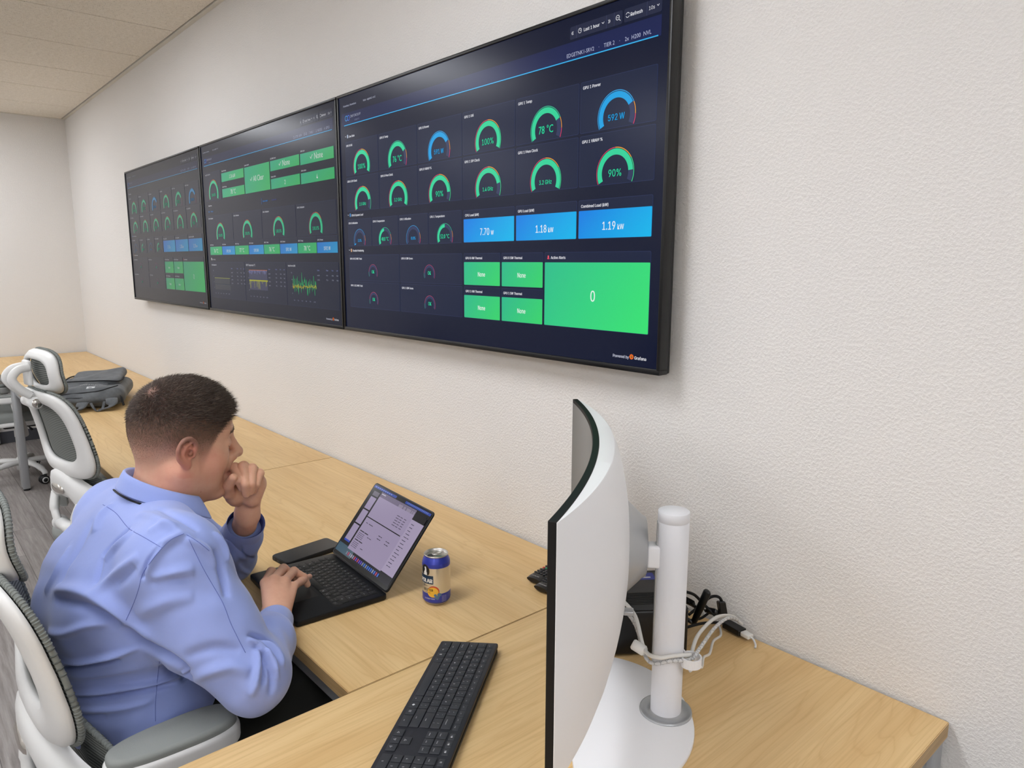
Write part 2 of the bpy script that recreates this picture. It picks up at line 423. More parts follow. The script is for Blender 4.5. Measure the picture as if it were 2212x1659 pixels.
def header(ui, sub, dim=1.0):
    ui.lay(0); ui.quad(0, 0, 1, 1, BG)
    ui.lay(1); ui.quad(.014, .878, .985, .93, '#17204a', '#1c2555')
    ui.lay(3); ui.quad(.025, .8780, .980, .8812, '#38b6f2')
    ui.lay(2)
    ui.quad(.798, .937, .910, .972, '#272c45', rad=.004); ui.quad(.9135, .937, .985, .972, '#272c45', rad=.004)
    ui.lay(3)
    for x in (.8125, .877, .893, .957): ui.quad(x, .937, x + .0008, .972, '#3b4160')
    ui.text('«', .8015, .949, .019, WH); ui.text('Last 1 hour', .829, .949, .0165, WH, bold=.0005)
    ui.arc(.8205, .9545, .0045, .0056, 0, 360, WH); ui.line([(.8205, .9545), (.8205, .959)], .0011, WH); ui.line([(.8205, .9545), (.8225, .9545)], .0011, WH)
    ui.line([(.868, .957), (.8705, .953), (.873, .957)], .0012, WH); ui.text('»', .881, .949, .019, WH)
    ui.arc(.9005, .956, .0042, .0054, 0, 360, WH); ui.line([(.9035, .9508), (.9062, .9462)], .0013, WH); ui.line([(.8985, .956), (.9025, .956)], .001, WH)
    ui.arc(.9205, .9545, .0042, .0054, 20, 160, WH); ui.arc(.9205, .9545, .0042, .0054, 200, 340, WH); ui.text('Refresh', .926, .949, .0165, WH, bold=.0005)
    ui.text('10s', .961, .949, .0165, WH); ui.line([(.976, .957), (.978, .953), (.980, .957)], .0012, WH)
    ui.text(sub, .967, .889, .0145, '#b9bfdc', 'RIGHT')
    ui.text('Prometheus  Prometheus', .024, .956, .0135, '#c0c4d8'); ui.text('Node   edgetnk1-srv2', .120, .956, .0135, '#c0c4d8')
    ui.arc(.037, .908, .007, .0092, 0, 360, '#4aa8e8'); ui.arc(.0475, .908, .007, .0092, 0, 360, '#4a78e8')
    ui.text('I N F I N I U M', .057, .907, .018, '#c8cce0'); ui.text('E   D   G   E', .078, .890, .011, '#a0a6c4')
    ui.text('Powered by', .943, .020, .0155, '#cfd2e4', 'RIGHT', bold=.0004); ui.text('Grafana', .9545, .020, .0165, '#f0f0f6', bold=.0005)
    for k in range(8): ui.arc(.9485 + .0032 * math.cos(k * PI / 4), .0265 + .0056 * math.sin(k * PI / 4), 0, .0019, 0, 360, '#f0702c', 8)
    ui.arc(.9485, .0265, .0032, .0056, 0, 360, '#f0702c'); ui.arc(.9485, .0265, .0012, .0022, 0, 300, '#f6a83c')
CX = [.025, .183, .343, .503, .663, .823, .983]
def dash_node(ui):
    header(ui, 'EDGETNK1-SRV2    ·    TIER 2    ·    2x  H200  NVL')
    g = .0035
    rows = [[('GPU 0 Util', 1, GR, '100%', 'r'), ('GPU 0 Temp', .76, GR, '76 °C', 'g'), ('GPU 0 Power', .76, BL, '591 W', 'b'), ('GPU 1 Util', 1, GR, '100%', 'r'), ('GPU 1 Temp', .78, GR, '78 °C', 'g'), ('GPU 1 Power', .77, BL, '592 W', 'b')],
            [('GPU 0 SM Clock', .84, GR, '1.5 GHz', 'r'), ('GPU 0 Mem Clock', 1, GR, '3.2 GHz', 'r'), ('GPU 0 VRAM %', .88, GR, '90%', 'r'), ('GPU 1 SM Clock', .84, GR, '1.4 GHz', 'r'), ('GPU 1 Mem Clock', 1, GR, '3.2 GHz', 'r'), ('GPU 1 VRAM %', .88, GR, '90%', 'r')]]
    for j, (v0, v1, row) in enumerate(((.6665, .810, rows[0]), (.5135, .6590, rows[1]))):
        for i, (t, fr, c, val, mk) in enumerate(row):
            ui.panel(CX[i] + .0015, v0, CX[i + 1] - .0015, v1, PF, PL)
            ui.lay(3); ui.text(t, CX[i] + .007, v1 - .021, .0155, WH, bold=.0006)
            ui.gauge((CX[i] + CX[i + 1]) / 2, v0 + .013, .0555, fr, c, val, None, .30, mk, .031 if '%' in val else (.0205 if 'GHz' in val else .0265))
    def sec(t, v, ic):
        ui.lay(3); ui.line([(.028, v + .009), (.031, v + .005), (.034, v + .009)], .001, WH); ui.quad(.038, v - .001, .0435, v + .013, ic, rad=.001); ui.text(t, .047, v, .0155, WH, bold=.0006)
    sec('Live Stats', .826, '#b8c4d8'); sec('CPU & System Load', .492, '#4a90d0'); sec('Throttle Monitoring', .339, '#e0b088')
    q = [.025, .143, .262, .381, .5]
    for i, (t, fr, c, val, mk) in enumerate([('CPU 0 Utilization', .03, BL, '3.1%', 'b'), ('CPU 0 Temperature', .46, GR, '48.0 °C', 'g'), ('CPU 1 Utilization', .0, BL, '0.0%', 'b'), ('CPU 1 Temperature', .5, GR, '52.0 °C', 'g')]):
        ui.panel(q[i] + .0015, .3625, q[i + 1] - .0015, .479, PF, PL); ui.lay(3); ui.text(t, q[i] + .006, .459, .0145, WH, bold=.0005)
        ui.gauge((q[i] + q[i + 1]) / 2, .373, .0395, fr, c, val, None, .30, mk, .0175)
    for a, b, t, val, un in ((.5045, .6610, 'CPU Load (kW)', '7.70', 'W'), (.6645, .8210, 'GPU Load (kW)', '1.18', 'kW'), (.8245, .9810, 'Combined Load (kW)', '1.19', 'kW')):
        ui.panel(a, .3625, b, .476, PF, PL); ui.lay(3); ui.quad(a + .001, .364, b - .001, .445, '#0a82f0', '#08c2fa', rad=.002); ui.text(t, a + .006, .454, .0155, WH, bold=.0006)
        ui.lay(4); c = (a + b) / 2; ui.text(val, c + .004, .387, .042, '#f4fbff', 'RIGHT', bold=.0006, sx=.82); ui.text(un, c + .009, .387, .027, '#f4fbff', bold=.0005, sx=.85)
    for v0, v1, k in ((.2115, .325, 0), (.0935, .207, 1)):
        for a, b, t in ((.0265, .2610, 'GPU %d ECC DBE Total' % k), (.2645, .4990, 'GPU %d XID Errors' % k)):
            ui.panel(a, v0, b, v1, PF, PL); ui.lay(3); ui.text(t, a + .006, v1 - .021, .0145, WH, bold=.0005)
            ui.gauge((a + b) / 2, v0 + .026, .0290, .0, GR, 'OK', GR, .30, 'x', .021)
        for a, b, t in ((.5045, .6200, 'GPU %d HW Thermal' % k), (.6235, .7395, 'GPU %d SW Thermal' % k)):
            ui.panel(a, v0, b, v1, PF, PL); ui.lay(3); ui.quad(a + .001, v0 + .0015, b - .001, v1 - .031, '#2fc294', '#3be072', rad=.002); ui.text(t, a + .006, v1 - .021, .0150, WH, bold=.0006)
            ui.lay(4); ui.text('None', (a + b) / 2, v0 + .032, .028, '#f2fff8', 'CENTER', bold=.0005, sx=.85)
    ui.panel(.743, .0935, .981, .325, PF, PL); ui.lay(3); ui.quad(.744, .095, .980, .2935, '#2fc895', '#3df07a', rad=.002)
    ui.quad(.750, .3035, .7555, .3075, '#e04060'); ui.quad(.7512, .3075, .7543, .315, '#ff6070', rad=.001); ui.text('Active Alerts', .759, .304, .0155, WH, bold=.0006)
    ui.lay(4); ui.text('0', .861, .178, .058, '#f2fff8', 'CENTER', bold=.0008, sx=.85)
def dash_cluster(ui):
    header(ui, 'CLUSTER VIEW  ·  EDGE  ·  TANK 1  ·  2  NODES  ·  4  GPUS')
    rng = random.Random(5)
    def tile(u0, v0, u1, v1, c1, c2, t, val, vh=.03):
        ui.lay(3); ui.quad(u0, v0, u1, v1, c1, c2); ui.text(t, u0 + .003, v1 + .008, .0135, WH, bold=.0004)
        ui.lay(4); ui.text(val, (u0 + u1) / 2, (v0 + v1) / 2 - .012, vh * 1.15, '#f2fff8', 'CENTER', bold=.0004)
    ui.panel(.027, .665, .180, .835, PF, PL); ui.lay(3); ui.text('Avg GPU Utilization', .033, .820, .0135, WH)
    ui.gauge(.1055, .682, .067, 1, GR, '100.0%', None, .26, 'r', .026)
    G1, G2 = '#2fc49a', '#40cf72'
    tile(.189, .762, .384, .812, G1, G2, 'Total GPU Power', '2.36 kW'); tile(.189, .671, .384, .721, G1, G2, 'Max GPU Temp', '78 °C')
    tile(.390, .670, .584, .811, G1, G2, 'System Health', '✓ All Clear', .034); tile(.590, .760, .785, .811, G1, G2, 'ECC DBE Errors', '✓ None', .034)
    tile(.590, .669, .785, .720, G1, G2, 'Nodes Active', '2', .034); tile(.791, .757, .985, .809, G1, G2, 'XID Errors', '✓ None', .034); tile(.791, .667, .985, .718, G1, G2, 'GPUs Active', '4', .034)
    ui.lay(3); ui.quad(.513, .600, .5145, .632, '#2a90e8'); ui.text('Cluster Health', .522, .612, .014, '#3a9af0', bold=.0004); ui.text('2 nodes online', .587, .612, .013, '#5060c0')
    ui.text('Node Status', .047, .633, .0145, WH, bold=.0004); ui.text('Tank 1 · Node 1', .040, .597, .0135, '#3a9af0')
    x4 = [.028, .268, .508, .748, .988]
    for i in range(4):
        ui.panel(x4[i] + .0015, .421, x4[i + 1] - .0015, .575, PF, PL); ui.lay(3); ui.text('GPU %d Utilization' % i, x4[i] + .01, .555, .0145, WH, bold=.0005)
        ui.gauge((x4[i] + x4[i + 1]) / 2, .437, .0575, 1, GR, '100.0%', None, .28, 'r', .026)
    for i in range(8):
        a, b = .036 + i * .1193, .036 + (i + 1) * .1193 - .003
        tp = i % 2 == 0; ui.panel(a - .002, .333, b + .002, .415, PF, PL)
        tile(a, .336, b, .386, *(('#2fc08c', '#3fd070') if tp else ('#1a86ee', '#26b4ee')), 'GPU %d %s' % (i // 2, 'Temp' if tp else 'Power'), ['76 °C', '591 W', '77 °C', '590 W', '76 °C', '591 W', '78 °C', '592 W'][i], .026)
    ui.lay(3); ui.quad(.040, .303, .046, .318, WH); ui.text('Live Trends', .050, .304, .0145, WH)
    for a, b, t in ((.028, .346, 'GPU Utilization %'), (.348, .666, 'GPU Temperature °C'), (.668, .988, 'Node Power (kW)')):
        ui.panel(a, .07, b, .292, PF, PL); ui.lay(3); ui.text(t, a + .012, .270, .0150, WH, bold=.0005)
    ui.lay(3); ui.quad(.062, .122, .210, .192, '#3a3f4c'); ui.quad(.062, .192, .210, .195, '#a8b030'); ui.quad(.062, .155, .210, .1565, '#55607a')
    ui.quad(.382, .137, .527, .245, '#474a6a'); ui.quad(.382, .245, .527, .249, '#c8703a')
    ui.lay(4)
    for k in range(34):
        x = .384 + k * .0043; ui.quad(x, .245 - rng.random() * .022, x + .0016, .246, '#9aa0e0')
        ui.quad(x, .188 - (rng.random() ** 3) * .052, x + .0016, .192, '#c8c83a'); ui.quad(x - .002, .186, x + .003, .193, '#c8c83a')
    x = .708
    pts = [];  py_ = []
    for k in range(90):
        pts.append((x + k * .00169, .182 + rng.gauss(0, .024) + (.03 if rng.random() < .12 else 0))); py_.append((x + k * .00169, .171 + rng.gauss(0, .006)))
    ui.line(pts, .0016, '#3ccf7e'); ui.lay(5); ui.line(py_, .0022, '#d8c832')
    ui.lay(4)
    for a, nr in ((.226, 4), (.538, 4), (.866, 2)):
        for j, t in enumerate(('Name', 'Mean', 'Max', 'Last')): ui.text(t, a + (0, .052, .084, .11)[j] * (1 if a < .8 else 1.0), .250, .0125, '#8f9ad8')
        for r in range(nr):
            for j, t in enumerate(('srv%d:%d' % (1 + r // 2, r % 2), '%.1f' % (97 + rng.random() * 3), '%.1f' % 99.8, '%.1f' % (98 + rng.random()))):
                ui.text(t, a + (0, .052, .084, .11)[j], .226 - r * .021, .0115, '#c2c6dc')
    for a in (.062, .385, .71):
        for k in range(6): ui.text('%d:%02d' % (9 + (k + 1) // 6, (k * 10 + 10) % 60), a + k * .0255, .096, .0105, '#aab0cc')
        for k in range(4): ui.text(str(100 - 20 * k), a - .004, .236 - k * .035, .0105, '#aab0cc', 'RIGHT')
TVW, TVH, TVX, TVZ, TVT = 1.4363, .8165, -4.5326, 1.2901, .070
for k, (dash, lab, dx) in enumerate(((dash_node, 'large wall display furthest from the camera, left of the trio, showing dials and green tiles', -.014),
                                 (dash_cluster, 'large wall display in the middle of the three, with line charts along the bottom', 0.0),
                                 (dash_node, 'nearest of the three large wall displays, with two rows of clear dials and green tiles', 0.0))):
    x0 = TVX + k * TVW + .004 + dx; x1 = TVX + (k + 1) * TVW - .004 + dx * .5
    t = thing('wall_display', lab, 'screen', ((x0 + x1) / 2, -.0001, TVZ))
    w = (x1 - x0) / 2
    fr = MB(); bz = .009
    for a, b in (((-w, -TVT, 0), (w, -TVT + .03, bz + .004)), ((-w, -TVT, TVH - bz), (w, -TVT + .03, TVH)), ((-w, -TVT, bz), (-w + bz, -TVT + .03, TVH - bz)), ((w - bz, -TVT, bz), (w, -TVT + .03, TVH - bz))):
        fr.box(a, b, M['bezel'], .0015)
    fr.build('bezel', t)
    bk = MB(); bk.box((-w + .001, -TVT + .028, .001), (w - .001, -TVT + .04, TVH - .001), M['bezel_back'], .003)
    bk.box((-w + .12, -TVT + .04, .06), (w - .12, -.018, TVH - .12), M['bezel_back'], .006); bk.build('back_cover', t)
    bk = MB(); bk.box((-.3, -.02, .2), (.3, 0, .6), M['silver'], .002); bk.build('wall_bracket', t)
    sm_ = M['screen_glow'].copy(); sm_.node_tree.nodes['Principled BSDF'].inputs['Emission Strength'].default_value = (.34, .55, .86)[k]   # off-axis dimming of the farther panels is put into their emission
    ui = UI(2 * w - 2 * bz, TVH - 2 * bz - .004, sm_); dash(ui)
    ui.mb.build('screen', t, (-w + bz, -TVT + .004, bz + .004), (PI / 2, 0, 0))
# ------------------------------------------------------------------ soft shapes: distance fields turned into one skin
V3 = lambda *a: np.array(a, float)
def smin(a, b, k):
    h = np.clip(0.5 + 0.5 * (b - a) / k, 0, 1); return b * (1 - h) + a * h - k * h * (1 - h)
def smax(a, b, k): return -smin(-a, -b, k)
def s_ell(p, c, r, R=None):
    q = p - np.asarray(c, float)
    if R is not None: q = q @ R
    r = np.asarray(r, float); k0 = np.linalg.norm(q / r, axis=1); k1 = np.linalg.norm(q / (r * r), axis=1) + 1e-9
    return k0 * (k0 - 1) / k1
def s_cap(p, a, b, ra, rb=None):
    a = np.asarray(a, float); b = np.asarray(b, float); rb = ra if rb is None else rb
    ba = b - a; t = np.clip(((p - a) @ ba) / (ba @ ba + 1e-12), 0, 1)
    return np.linalg.norm(p - a - t[:, None] * ba, axis=1) - (ra + (rb - ra) * t)
def s_chain(p, pts, rs, k=None):
    d = None
    for i in range(len(pts) - 1):
        e = s_cap(p, pts[i], pts[i + 1], rs[i], rs[i + 1]); d = e if d is None else (np.minimum(d, e) if k is None else smin(d, e, k))
    return d
def s_box(p, c, hb, r, R=None):
    q = p - np.asarray(c, float)
    if R is not None: q = q @ R
    q = np.abs(q) - (np.asarray(hb, float) - r)
    return np.linalg.norm(np.maximum(q, 0), axis=1) + np.minimum(q.max(1), 0) - r
def rot_m(rx=0, ry=0, rz=0): return np.array(Euler((rx, ry, rz)).to_matrix())
def surface(fn, lo, hi, h):
    """naive surface nets over a narrow band; returns vertices and quads"""
    lo = np.asarray(lo, float); hi = np.asarray(hi, float); B = 8
    nb = np.ceil((hi - lo) / (h * B)).astype(int); dim = nb * B
    bx = np.stack(np.meshgrid(*[np.arange(n) for n in nb], indexing='ij'), -1).reshape(-1, 3)
    cd = fn(lo + (bx * B + (B - 1) / 2) * h)
    act = np.abs(cd) < B * h * 0.87 * 1.45 + h
    D = np.repeat(np.repeat(np.repeat(np.sign(cd).reshape(nb), B, 0), B, 1), B, 2).astype(np.float32)
    loc = np.stack(np.meshgrid(*[np.arange(B)] * 3, indexing='ij'), -1).reshape(-1, 3)
    ab = bx[act]
    for s in range(0, len(ab), 600):
        idx = (ab[s:s + 600, None, :] * B + loc[None]).reshape(-1, 3)
        D[idx[:, 0], idx[:, 1], idx[:, 2]] = fn(lo + idx * h)
    D[0] = D[-1] = 1; D[:, 0] = D[:, -1] = 1; D[:, :, 0] = D[:, :, -1] = 1
    I = D < 0
    c = [I[dx:dim[0] - 1 + dx, dy:dim[1] - 1 + dy, dz:dim[2] - 1 + dz] for dx in (0, 1) for dy in (0, 1) for dz in (0, 1)]
    n = sum(x.astype(np.int8) for x in c); cells = np.argwhere((n > 0) & (n < 8))
    ids = -np.ones(dim - 1, dtype=np.int32); ids[cells[:, 0], cells[:, 1], cells[:, 2]] = np.arange(len(cells))
    acc = np.zeros((len(cells), 3)); cnt = np.zeros(len(cells))
    cor = [(0, 0, 0), (0, 0, 1), (0, 1, 0), (0, 1, 1), (1, 0, 0), (1, 0, 1), (1, 1, 0), (1, 1, 1)]
    val = [D[cells[:, 0] + a, cells[:, 1] + b, cells[:, 2] + c_] for a, b, c_ in cor]
    for i in range(8):
        for j in range(i + 1, 8):
            df = np.abs(np.subtract(cor[i], cor[j]))
            if df.sum() != 1: continue
            s = (val[i] < 0) != (val[j] < 0); t = np.where(s, val[i] / np.where(s, val[i] - val[j], 1), 0)
            p = np.array(cor[i]) + t[:, None] * (np.array(cor[j]) - np.array(cor[i])); acc += np.where(s[:, None], p, 0); cnt += s
    V = lo + (cells + acc / cnt[:, None]) * h
    F = []
    for ax in range(3):
        o1, o2 = [(1, 2), (2, 0), (0, 1)][ax]
        sl = [slice(0, None)] * 3; sl2 = [slice(0, None)] * 3; sl[ax] = slice(0, -1); sl2[ax] = slice(1, None)
        a, b = I[tuple(sl)], I[tuple(sl2)]
        for sgn in (0, 1):
            e = np.argwhere((a & ~b) if sgn == 0 else (~a & b))
            e = e[(e[:, o1] > 0) & (e[:, o2] > 0) & (e[:, o1] < dim[o1] - 1) & (e[:, o2] < dim[o2] - 1)]
            if not len(e): continue
            d1 = np.zeros(3, int); d1[o1] = 1; d2 = np.zeros(3, int); d2[o2] = 1
            g = lambda q: ids[q[:, 0], q[:, 1], q[:, 2]]
            qd = np.stack([g(e - d1 - d2), g(e - d2), g(e), g(e - d1)], 1)
            F.append(qd if sgn == 0 else qd[:, ::-1])
    return V, np.concatenate(F)
def np_mesh(name, parts, mats, parent=None, smooth=True):
    """parts: (V, F, colour array or None, material index)"""
    V = np.concatenate([q[0] for q in parts]); k = 0; FF = []; MI = []
    for q in parts: FF.append(q[1] + k); k += len(q[0]); MI.append(np.full(len(q[1]), q[3]))
    F = np.concatenate(FF); MI = np.concatenate(MI)
    me = bpy.data.meshes.new(name); me.vertices.add(len(V)); me.vertices.foreach_set('co', V.astype(np.float32).ravel())
    nf, ns = F.shape; me.loops.add(nf * ns); me.loops.foreach_set('vertex_index', F.astype(np.int32).ravel())
    me.polygons.add(nf); me.polygons.foreach_set('loop_start', np.arange(0, nf * ns, ns, dtype=np.int32)); 
    me.polygons.foreach_set('material_index', MI.astype(np.int32))
    for m in mats: me.materials.append(m)
    me.update(calc_edges=True); me.polygons.foreach_set('use_smooth', np.full(nf, smooth)); me.validate()
    if parts[0][2] is not None:
        ca = me.color_attributes.new('Col', 'FLOAT_COLOR', 'POINT'); C = np.concatenate([q[2] for q in parts])
        ca.data.foreach_set('color', np.concatenate([C, np.ones((len(C), 1))], 1).astype(np.float32).ravel())
    return new_obj(name, me, parent)
def vnormals(V, F):
    a = V[F[:, 2]] - V[F[:, 0]]; b = V[F[:, 3]] - V[F[:, 1]]; fn = np.cross(a, b); vn = np.zeros_like(V)
    for k in range(4): np.add.at(vn, F[:, k], fn)
    return vn / (np.linalg.norm(vn, axis=1)[:, None] + 1e-12)
def smooth_v(V, F, it=2, w=0.5):
    for _ in range(it):
        s = np.zeros_like(V); c = np.zeros(len(V))
        for k in range(4):
            for j in (1, 3):
                np.add.at(s, F[:, k], V[F[:, (k + j) % 4]]); np.add.at(c, F[:, k], 1)
        V = V * (1 - w) + w * s / c[:, None]
    return V
sstep = lambda a, b, x: (lambda t: t * t * (3 - 2 * t))(np.clip((x - a) / (b - a), 0, 1))
def lerpc(a, b, t): return a * (1 - t[:, None]) + b * t[:, None]
# ------------------------------------------------------------------ the seated man
HEAD_C = V3(-.824, -.902, 1.160); HEAD_S = 1.03
HEAD_R = rot_m(0, 0, math.radians(85 - 90)) @ rot_m(math.radians(-7), math.radians(2), 0)
SH_R, SH_L = V3(-.600, -.985, .995), V3(-1.035, -.985, .965)
EL_R, EL_L = V3(-.462, -.905, .800), V3(-1.030, -.735, .790)
WR_R = on(597, 1338, 2, .783); WR_L = at(533, 1118, 1.635)
NECK = V3(-.834, -.952, 1.052)
def to_head(p): return ((p - HEAD_C) @ HEAD_R) / HEAD_S
def from_head(q): return (np.asarray(q, float) * HEAD_S) @ HEAD_R.T + HEAD_C
EARP = [(.079, .006, -.002), (.086, .012, .010), (.088, .010, .024), (.091, -.002, .034), (.096, -.016, .031), (.100, -.025, .016), (.098, -.026, .000), (.093, -.020, -.014), (.086, -.010, -.026)]
EARS = [spline(EARP, 3), spline([(-x, y, z) for x, y, z in EARP], 3)]
def f_head(p):
    q = to_head(p); m = q.copy(); m[:, 0] = np.abs(m[:, 0])
    d = s_ell(q, (0, -.004, .050), (.075, .091, .085))
    d = smin(d, s_ell(q, (0, -.032, .018), (.067, .056, .066)), .03)
    d = smin(d, s_ell(q, (0, .024, .030), (.066, .069, .070)), .03)
    d = smin(d, s_ell(q, (0, .030, -.035), (.058, .060, .062)), .03)
    d = smin(d, s_cap(m, (.057, .002, -.045), (.020, .068, -.094), .021, .021), .028)
    d = smin(d, s_cap(m, (.060, -.002, -.010), (.057, .004, -.050), .014, .020), .02)
    d = smin(d, s_ell(q, (0, .083, -.094), (.022, .018, .019)), .02)
    d = smin(d, s_ell(m, (.040, .058, -.022), (.027, .026, .030)), .02)
    d = smin(d, s_ell(m, (.046, .032, -.060), (.022, .036, .030)), .025)
    d = smin(d, s_cap(m, (.004, .090, .030), (.040, .078, .034), .010, .009), .014)
    d = smax(d, -s_ell(m, (.032, .102, .010), (.017, .014, .011)), .016)
    d = smin(d, s_ell(m, (.032, .0765, .008), (.0165, .0145, .0120)), .006)
    d = smin(d, s_cap(q, (0, .089, .024), (0, .113, -.018), .0075, .0105), .012)
    d = smin(d, s_ell(q, (0, .114, -.022), (.0115, .0115, .0105)), .008)
    d = smin(d, s_ell(m, (.0125, .102, -.027), (.0085, .0105, .0085)), .006)
    d = smax(d, -s_ell(m, (.007, .106, -.0355), (.0040, .0060, .0040)), .004)
    d = smin(d, s_ell(q, (0, .090, -.046), (.027, .014, .020)), .014)
    d = smin(d, s_ell(q, (0, .1015, -.0535), (.022, .0080, .0055)), .006)
    d = smin(d, s_ell(q, (0, .0995, -.0650), (.019, .0085, .0065)), .006)
    d = smin(d, s_ell(q, (0, .092, -.077), (.024, .012, .015)), .010)
    d = smax(d, -s_cap(m, (0, .109, -.0590), (.024, .094, -.0600), .0012), .003)
    # neck
    d = smin(d, s_cap(q, (0, -.016, -.030), (0, -.034, -.145), .056, .062), .030)
    d = smin(d, s_cap(m, (.030, -.020, -.060), (.045, -.030, -.15), .036, .040), .03)
    d = smin(d, s_ell(q, (0, .022, -.098), (.040, .045, .026)), .03)
    d = smin(d, s_cap(m, (.058, -.012, -.045), (.018, .020, -.150), .018, .016), .025)
    # ears
    m0 = m; m = (m - V3(.084, -.003, -.002)) / .88 + V3(.084, -.003, -.002)
    e = s_chain(m, EARS[0], [.0042] * 9 + [.0048] * 8 + [.0040] * 3 + [.0050] * 5, .003)
    e = smin(e, s_ell(m, (.0875, -.008, .001), (.0070, .0165, .0270), rot_m(0, 0, math.radians(20))), .004)
    e = smin(e, s_ell(m, (.0850, -.004, -.026), (.0050, .0095, .0105)), .006)
    e = smin(e, s_chain(m, [(.091, .001, .026), (.095, -.012, .017), (.094, -.015, .002), (.089, -.008, -.012)], [.0030, .0038, .0038, .0032], .003), .003)
    e = smax(e, -s_ell(m, (.097, -.001, .001), (.0125, .0100, .0130)), .0035)
    e = smax(e, -s_chain(m, [(.098, -.004, .0275), (.102, -.018, .022), (.1035, -.021, .006)], [.0032, .0034, .0028]), .003)
    e = smin(e, s_ell(m, (.083, .0100, -.004), (.0042, .0040, .0070)), .006)
    e = smax(e, -s_ell(m, (.080, .0025, -.001), (.012, .0052, .0068)), .003)
    d = smin(d, e * .88, .006)
    return d * HEAD_S
SKIN = np.array(lin('#dcab90'))
def hair_mask(q):
    """how much hair stands at a point of the head, and how long it is"""
    x, y, z = np.abs(q[:, 0]), q[:, 1], q[:, 2]
    line = np.where(z > .072, .094 - .35 * np.abs(z - .10), np.where(z > .030, .052 + (z - .030) * .85, .038 + (z + .01) * .35))
    line = line - .28 * np.maximum(x - .045, 0) * (z > .06)
    front = sstep(.006, -.004, y - line)
    low = sstep(-.045, .022, z + .10 * np.maximum(-y, 0) + .012 * (y > .02))
    low = np.maximum(low, sstep(-.080, -.02, z) * sstep(-.02, -.06, y) * .75)
    ear = 1 - sstep(.020, .010, np.hypot(y + .004, (z - .002) * .8)) * (z < .05)
    top = sstep(.034, .086, z + .05 * np.maximum(y, 0) - .05 * (x - .04))
    return front * low * ear * sstep(-.09, -.06, z), top
def skin_col(p, hand=False):
    rs = np.random.RandomState(1); C = np.repeat(SKIN[None], len(p), 0)
    if hand: return C
    q = to_head(p); x, y, z = np.abs(q[:, 0]), q[:, 1], q[:, 2]
    red = np.array(lin('#cf7d68'))
    C = lerpc(C, red, .62 * sstep(.082, .088, x) * (z > -.05) * (z < .05)); C = lerpc(C, np.array(lin('#8a4638')), .6 * sstep(.011, .005, np.hypot(y - .0005, z - .000)) * sstep(.070, .076, x))  # reddened ears; shade of the ear hollow is put into the skin colour
    C = lerpc(C, red, .35 * sstep(.05, .015, np.hypot(y - .045, z + .03)) * sstep(.03, .05, x))
    C = lerpc(C, red, .30 * sstep(.05, .02, np.hypot(y + .02, z + .055)) * sstep(.03, .05, x))
    C = lerpc(C, np.array(lin('#b9675c')), .55 * sstep(.012, .006, np.abs(z + .059)) * sstep(.088, .093, y) * (x < .024))
    stub = sstep(-.02, -.06, z) * sstep(.0, .03, y) * .16
    C = lerpc(C, np.array(lin('#7d6a60')), stub)
    m, top = hair_mask(q); whorl = .55 * sstep(.022, .004, np.linalg.norm(q - V3(.020, -.062, .108), axis=1))
    C = lerpc(C, np.array(lin('#6a5248')), np.clip(m * (.42 + .48 * sstep(-.02, .045, z)), 0, 1) * (1 - .55 * whorl))
    C = lerpc(C, np.array(lin('#3b2f2a')), np.clip(m * top, 0, 1) * (1 - .75 * whorl))
    for px, py, pz in ((.05, .045, -.075), (.057, .03, -.085), (.062, -.03, -.03)):
        C = lerpc(C, np.array(lin('#8a5240')), .8 * sstep(.0028, .0015, np.linalg.norm(np.stack([x - px, y - py, z - pz], 1) * np.array([.2, 1, 1]), axis=1)))
    return C
# hands
def hand_fn(W, mcp, pip, dip, tip, thumb, rad, palm_r, fore, fr):
    def f(p):
        d = s_cap(p, fore, W, fr[0], fr[1])
        pc = None
        for i in range(4):
            base = W * .82 + np.asarray(mcp[i]) * .18 + (np.asarray(mcp[i]) - np.mean(mcp, 0)) * .25
            e = s_cap(p, base, mcp[i], palm_r[i], rad[i] * 1.12); pc = e if pc is None else smin(pc, e, .014)
        d = smin(d, pc, .020)
        fs = None
        for i in range(4):
            e = s_chain(p, [mcp[i], pip[i], dip[i], tip[i]], [rad[i] * 1.10, rad[i] * 1.03, rad[i] * .93, rad[i] * .80], .003)
            e = smin(e, np.linalg.norm(p - pip[i], axis=1) - rad[i] * 1.08, .004)
            fs = e if fs is None else smin(fs, e, .0008)
        d = smin(d, fs, .0045)
        e = s_chain(p, thumb, [.017, .0125, .0110, .0088], .004)
        return smin(d, e, .005)
    return f
c5 = lambda x, y: (480 + x * .2411, 1000 + y * .2411)
c2 = lambda x, y: (250 + (x - 18) * .2411, 780 + (y - 4) * .2411)
R_MCP = [on(*c5(385, 1075), 2, .822), on(*c5(465, 1045), 2, .828), on(*c5(560, 1058), 2, .822), on(*c5(640, 1105), 2, .806)]
R_PIP = [on(*c5(440, 975), 2, .812), on(*c5(548, 948), 2, .814), on(*c5(640, 972), 2, .808), on(*c5(705, 1062), 2, .792)]
R_DIP = [R_PIP[0] + V3(.010, .020, -.020), R_PIP[1] + V3(.010, .022, -.020), R_PIP[2] + V3(.008, .021, -.018), on(*c5(745, 1040), 2, .783)]
R_TIP = [R_DIP[0] + V3(.004, .006, -.020), R_DIP[1] + V3(.004, .006, -.021), R_DIP[2] + V3(.003, .007, -.020), on(*c5(782, 1018), 2, .772)]
R_TH = [WR_R + (R_MCP[0] - WR_R) * .35 + V3(-.018, .0, -.016), WR_R + (R_MCP[0] - WR_R) * .75 + V3(-.012, .008, -.030), R_MCP[0] + V3(.010, .022, -.040), R_MCP[0] + V3(.030, .038, -.046)]
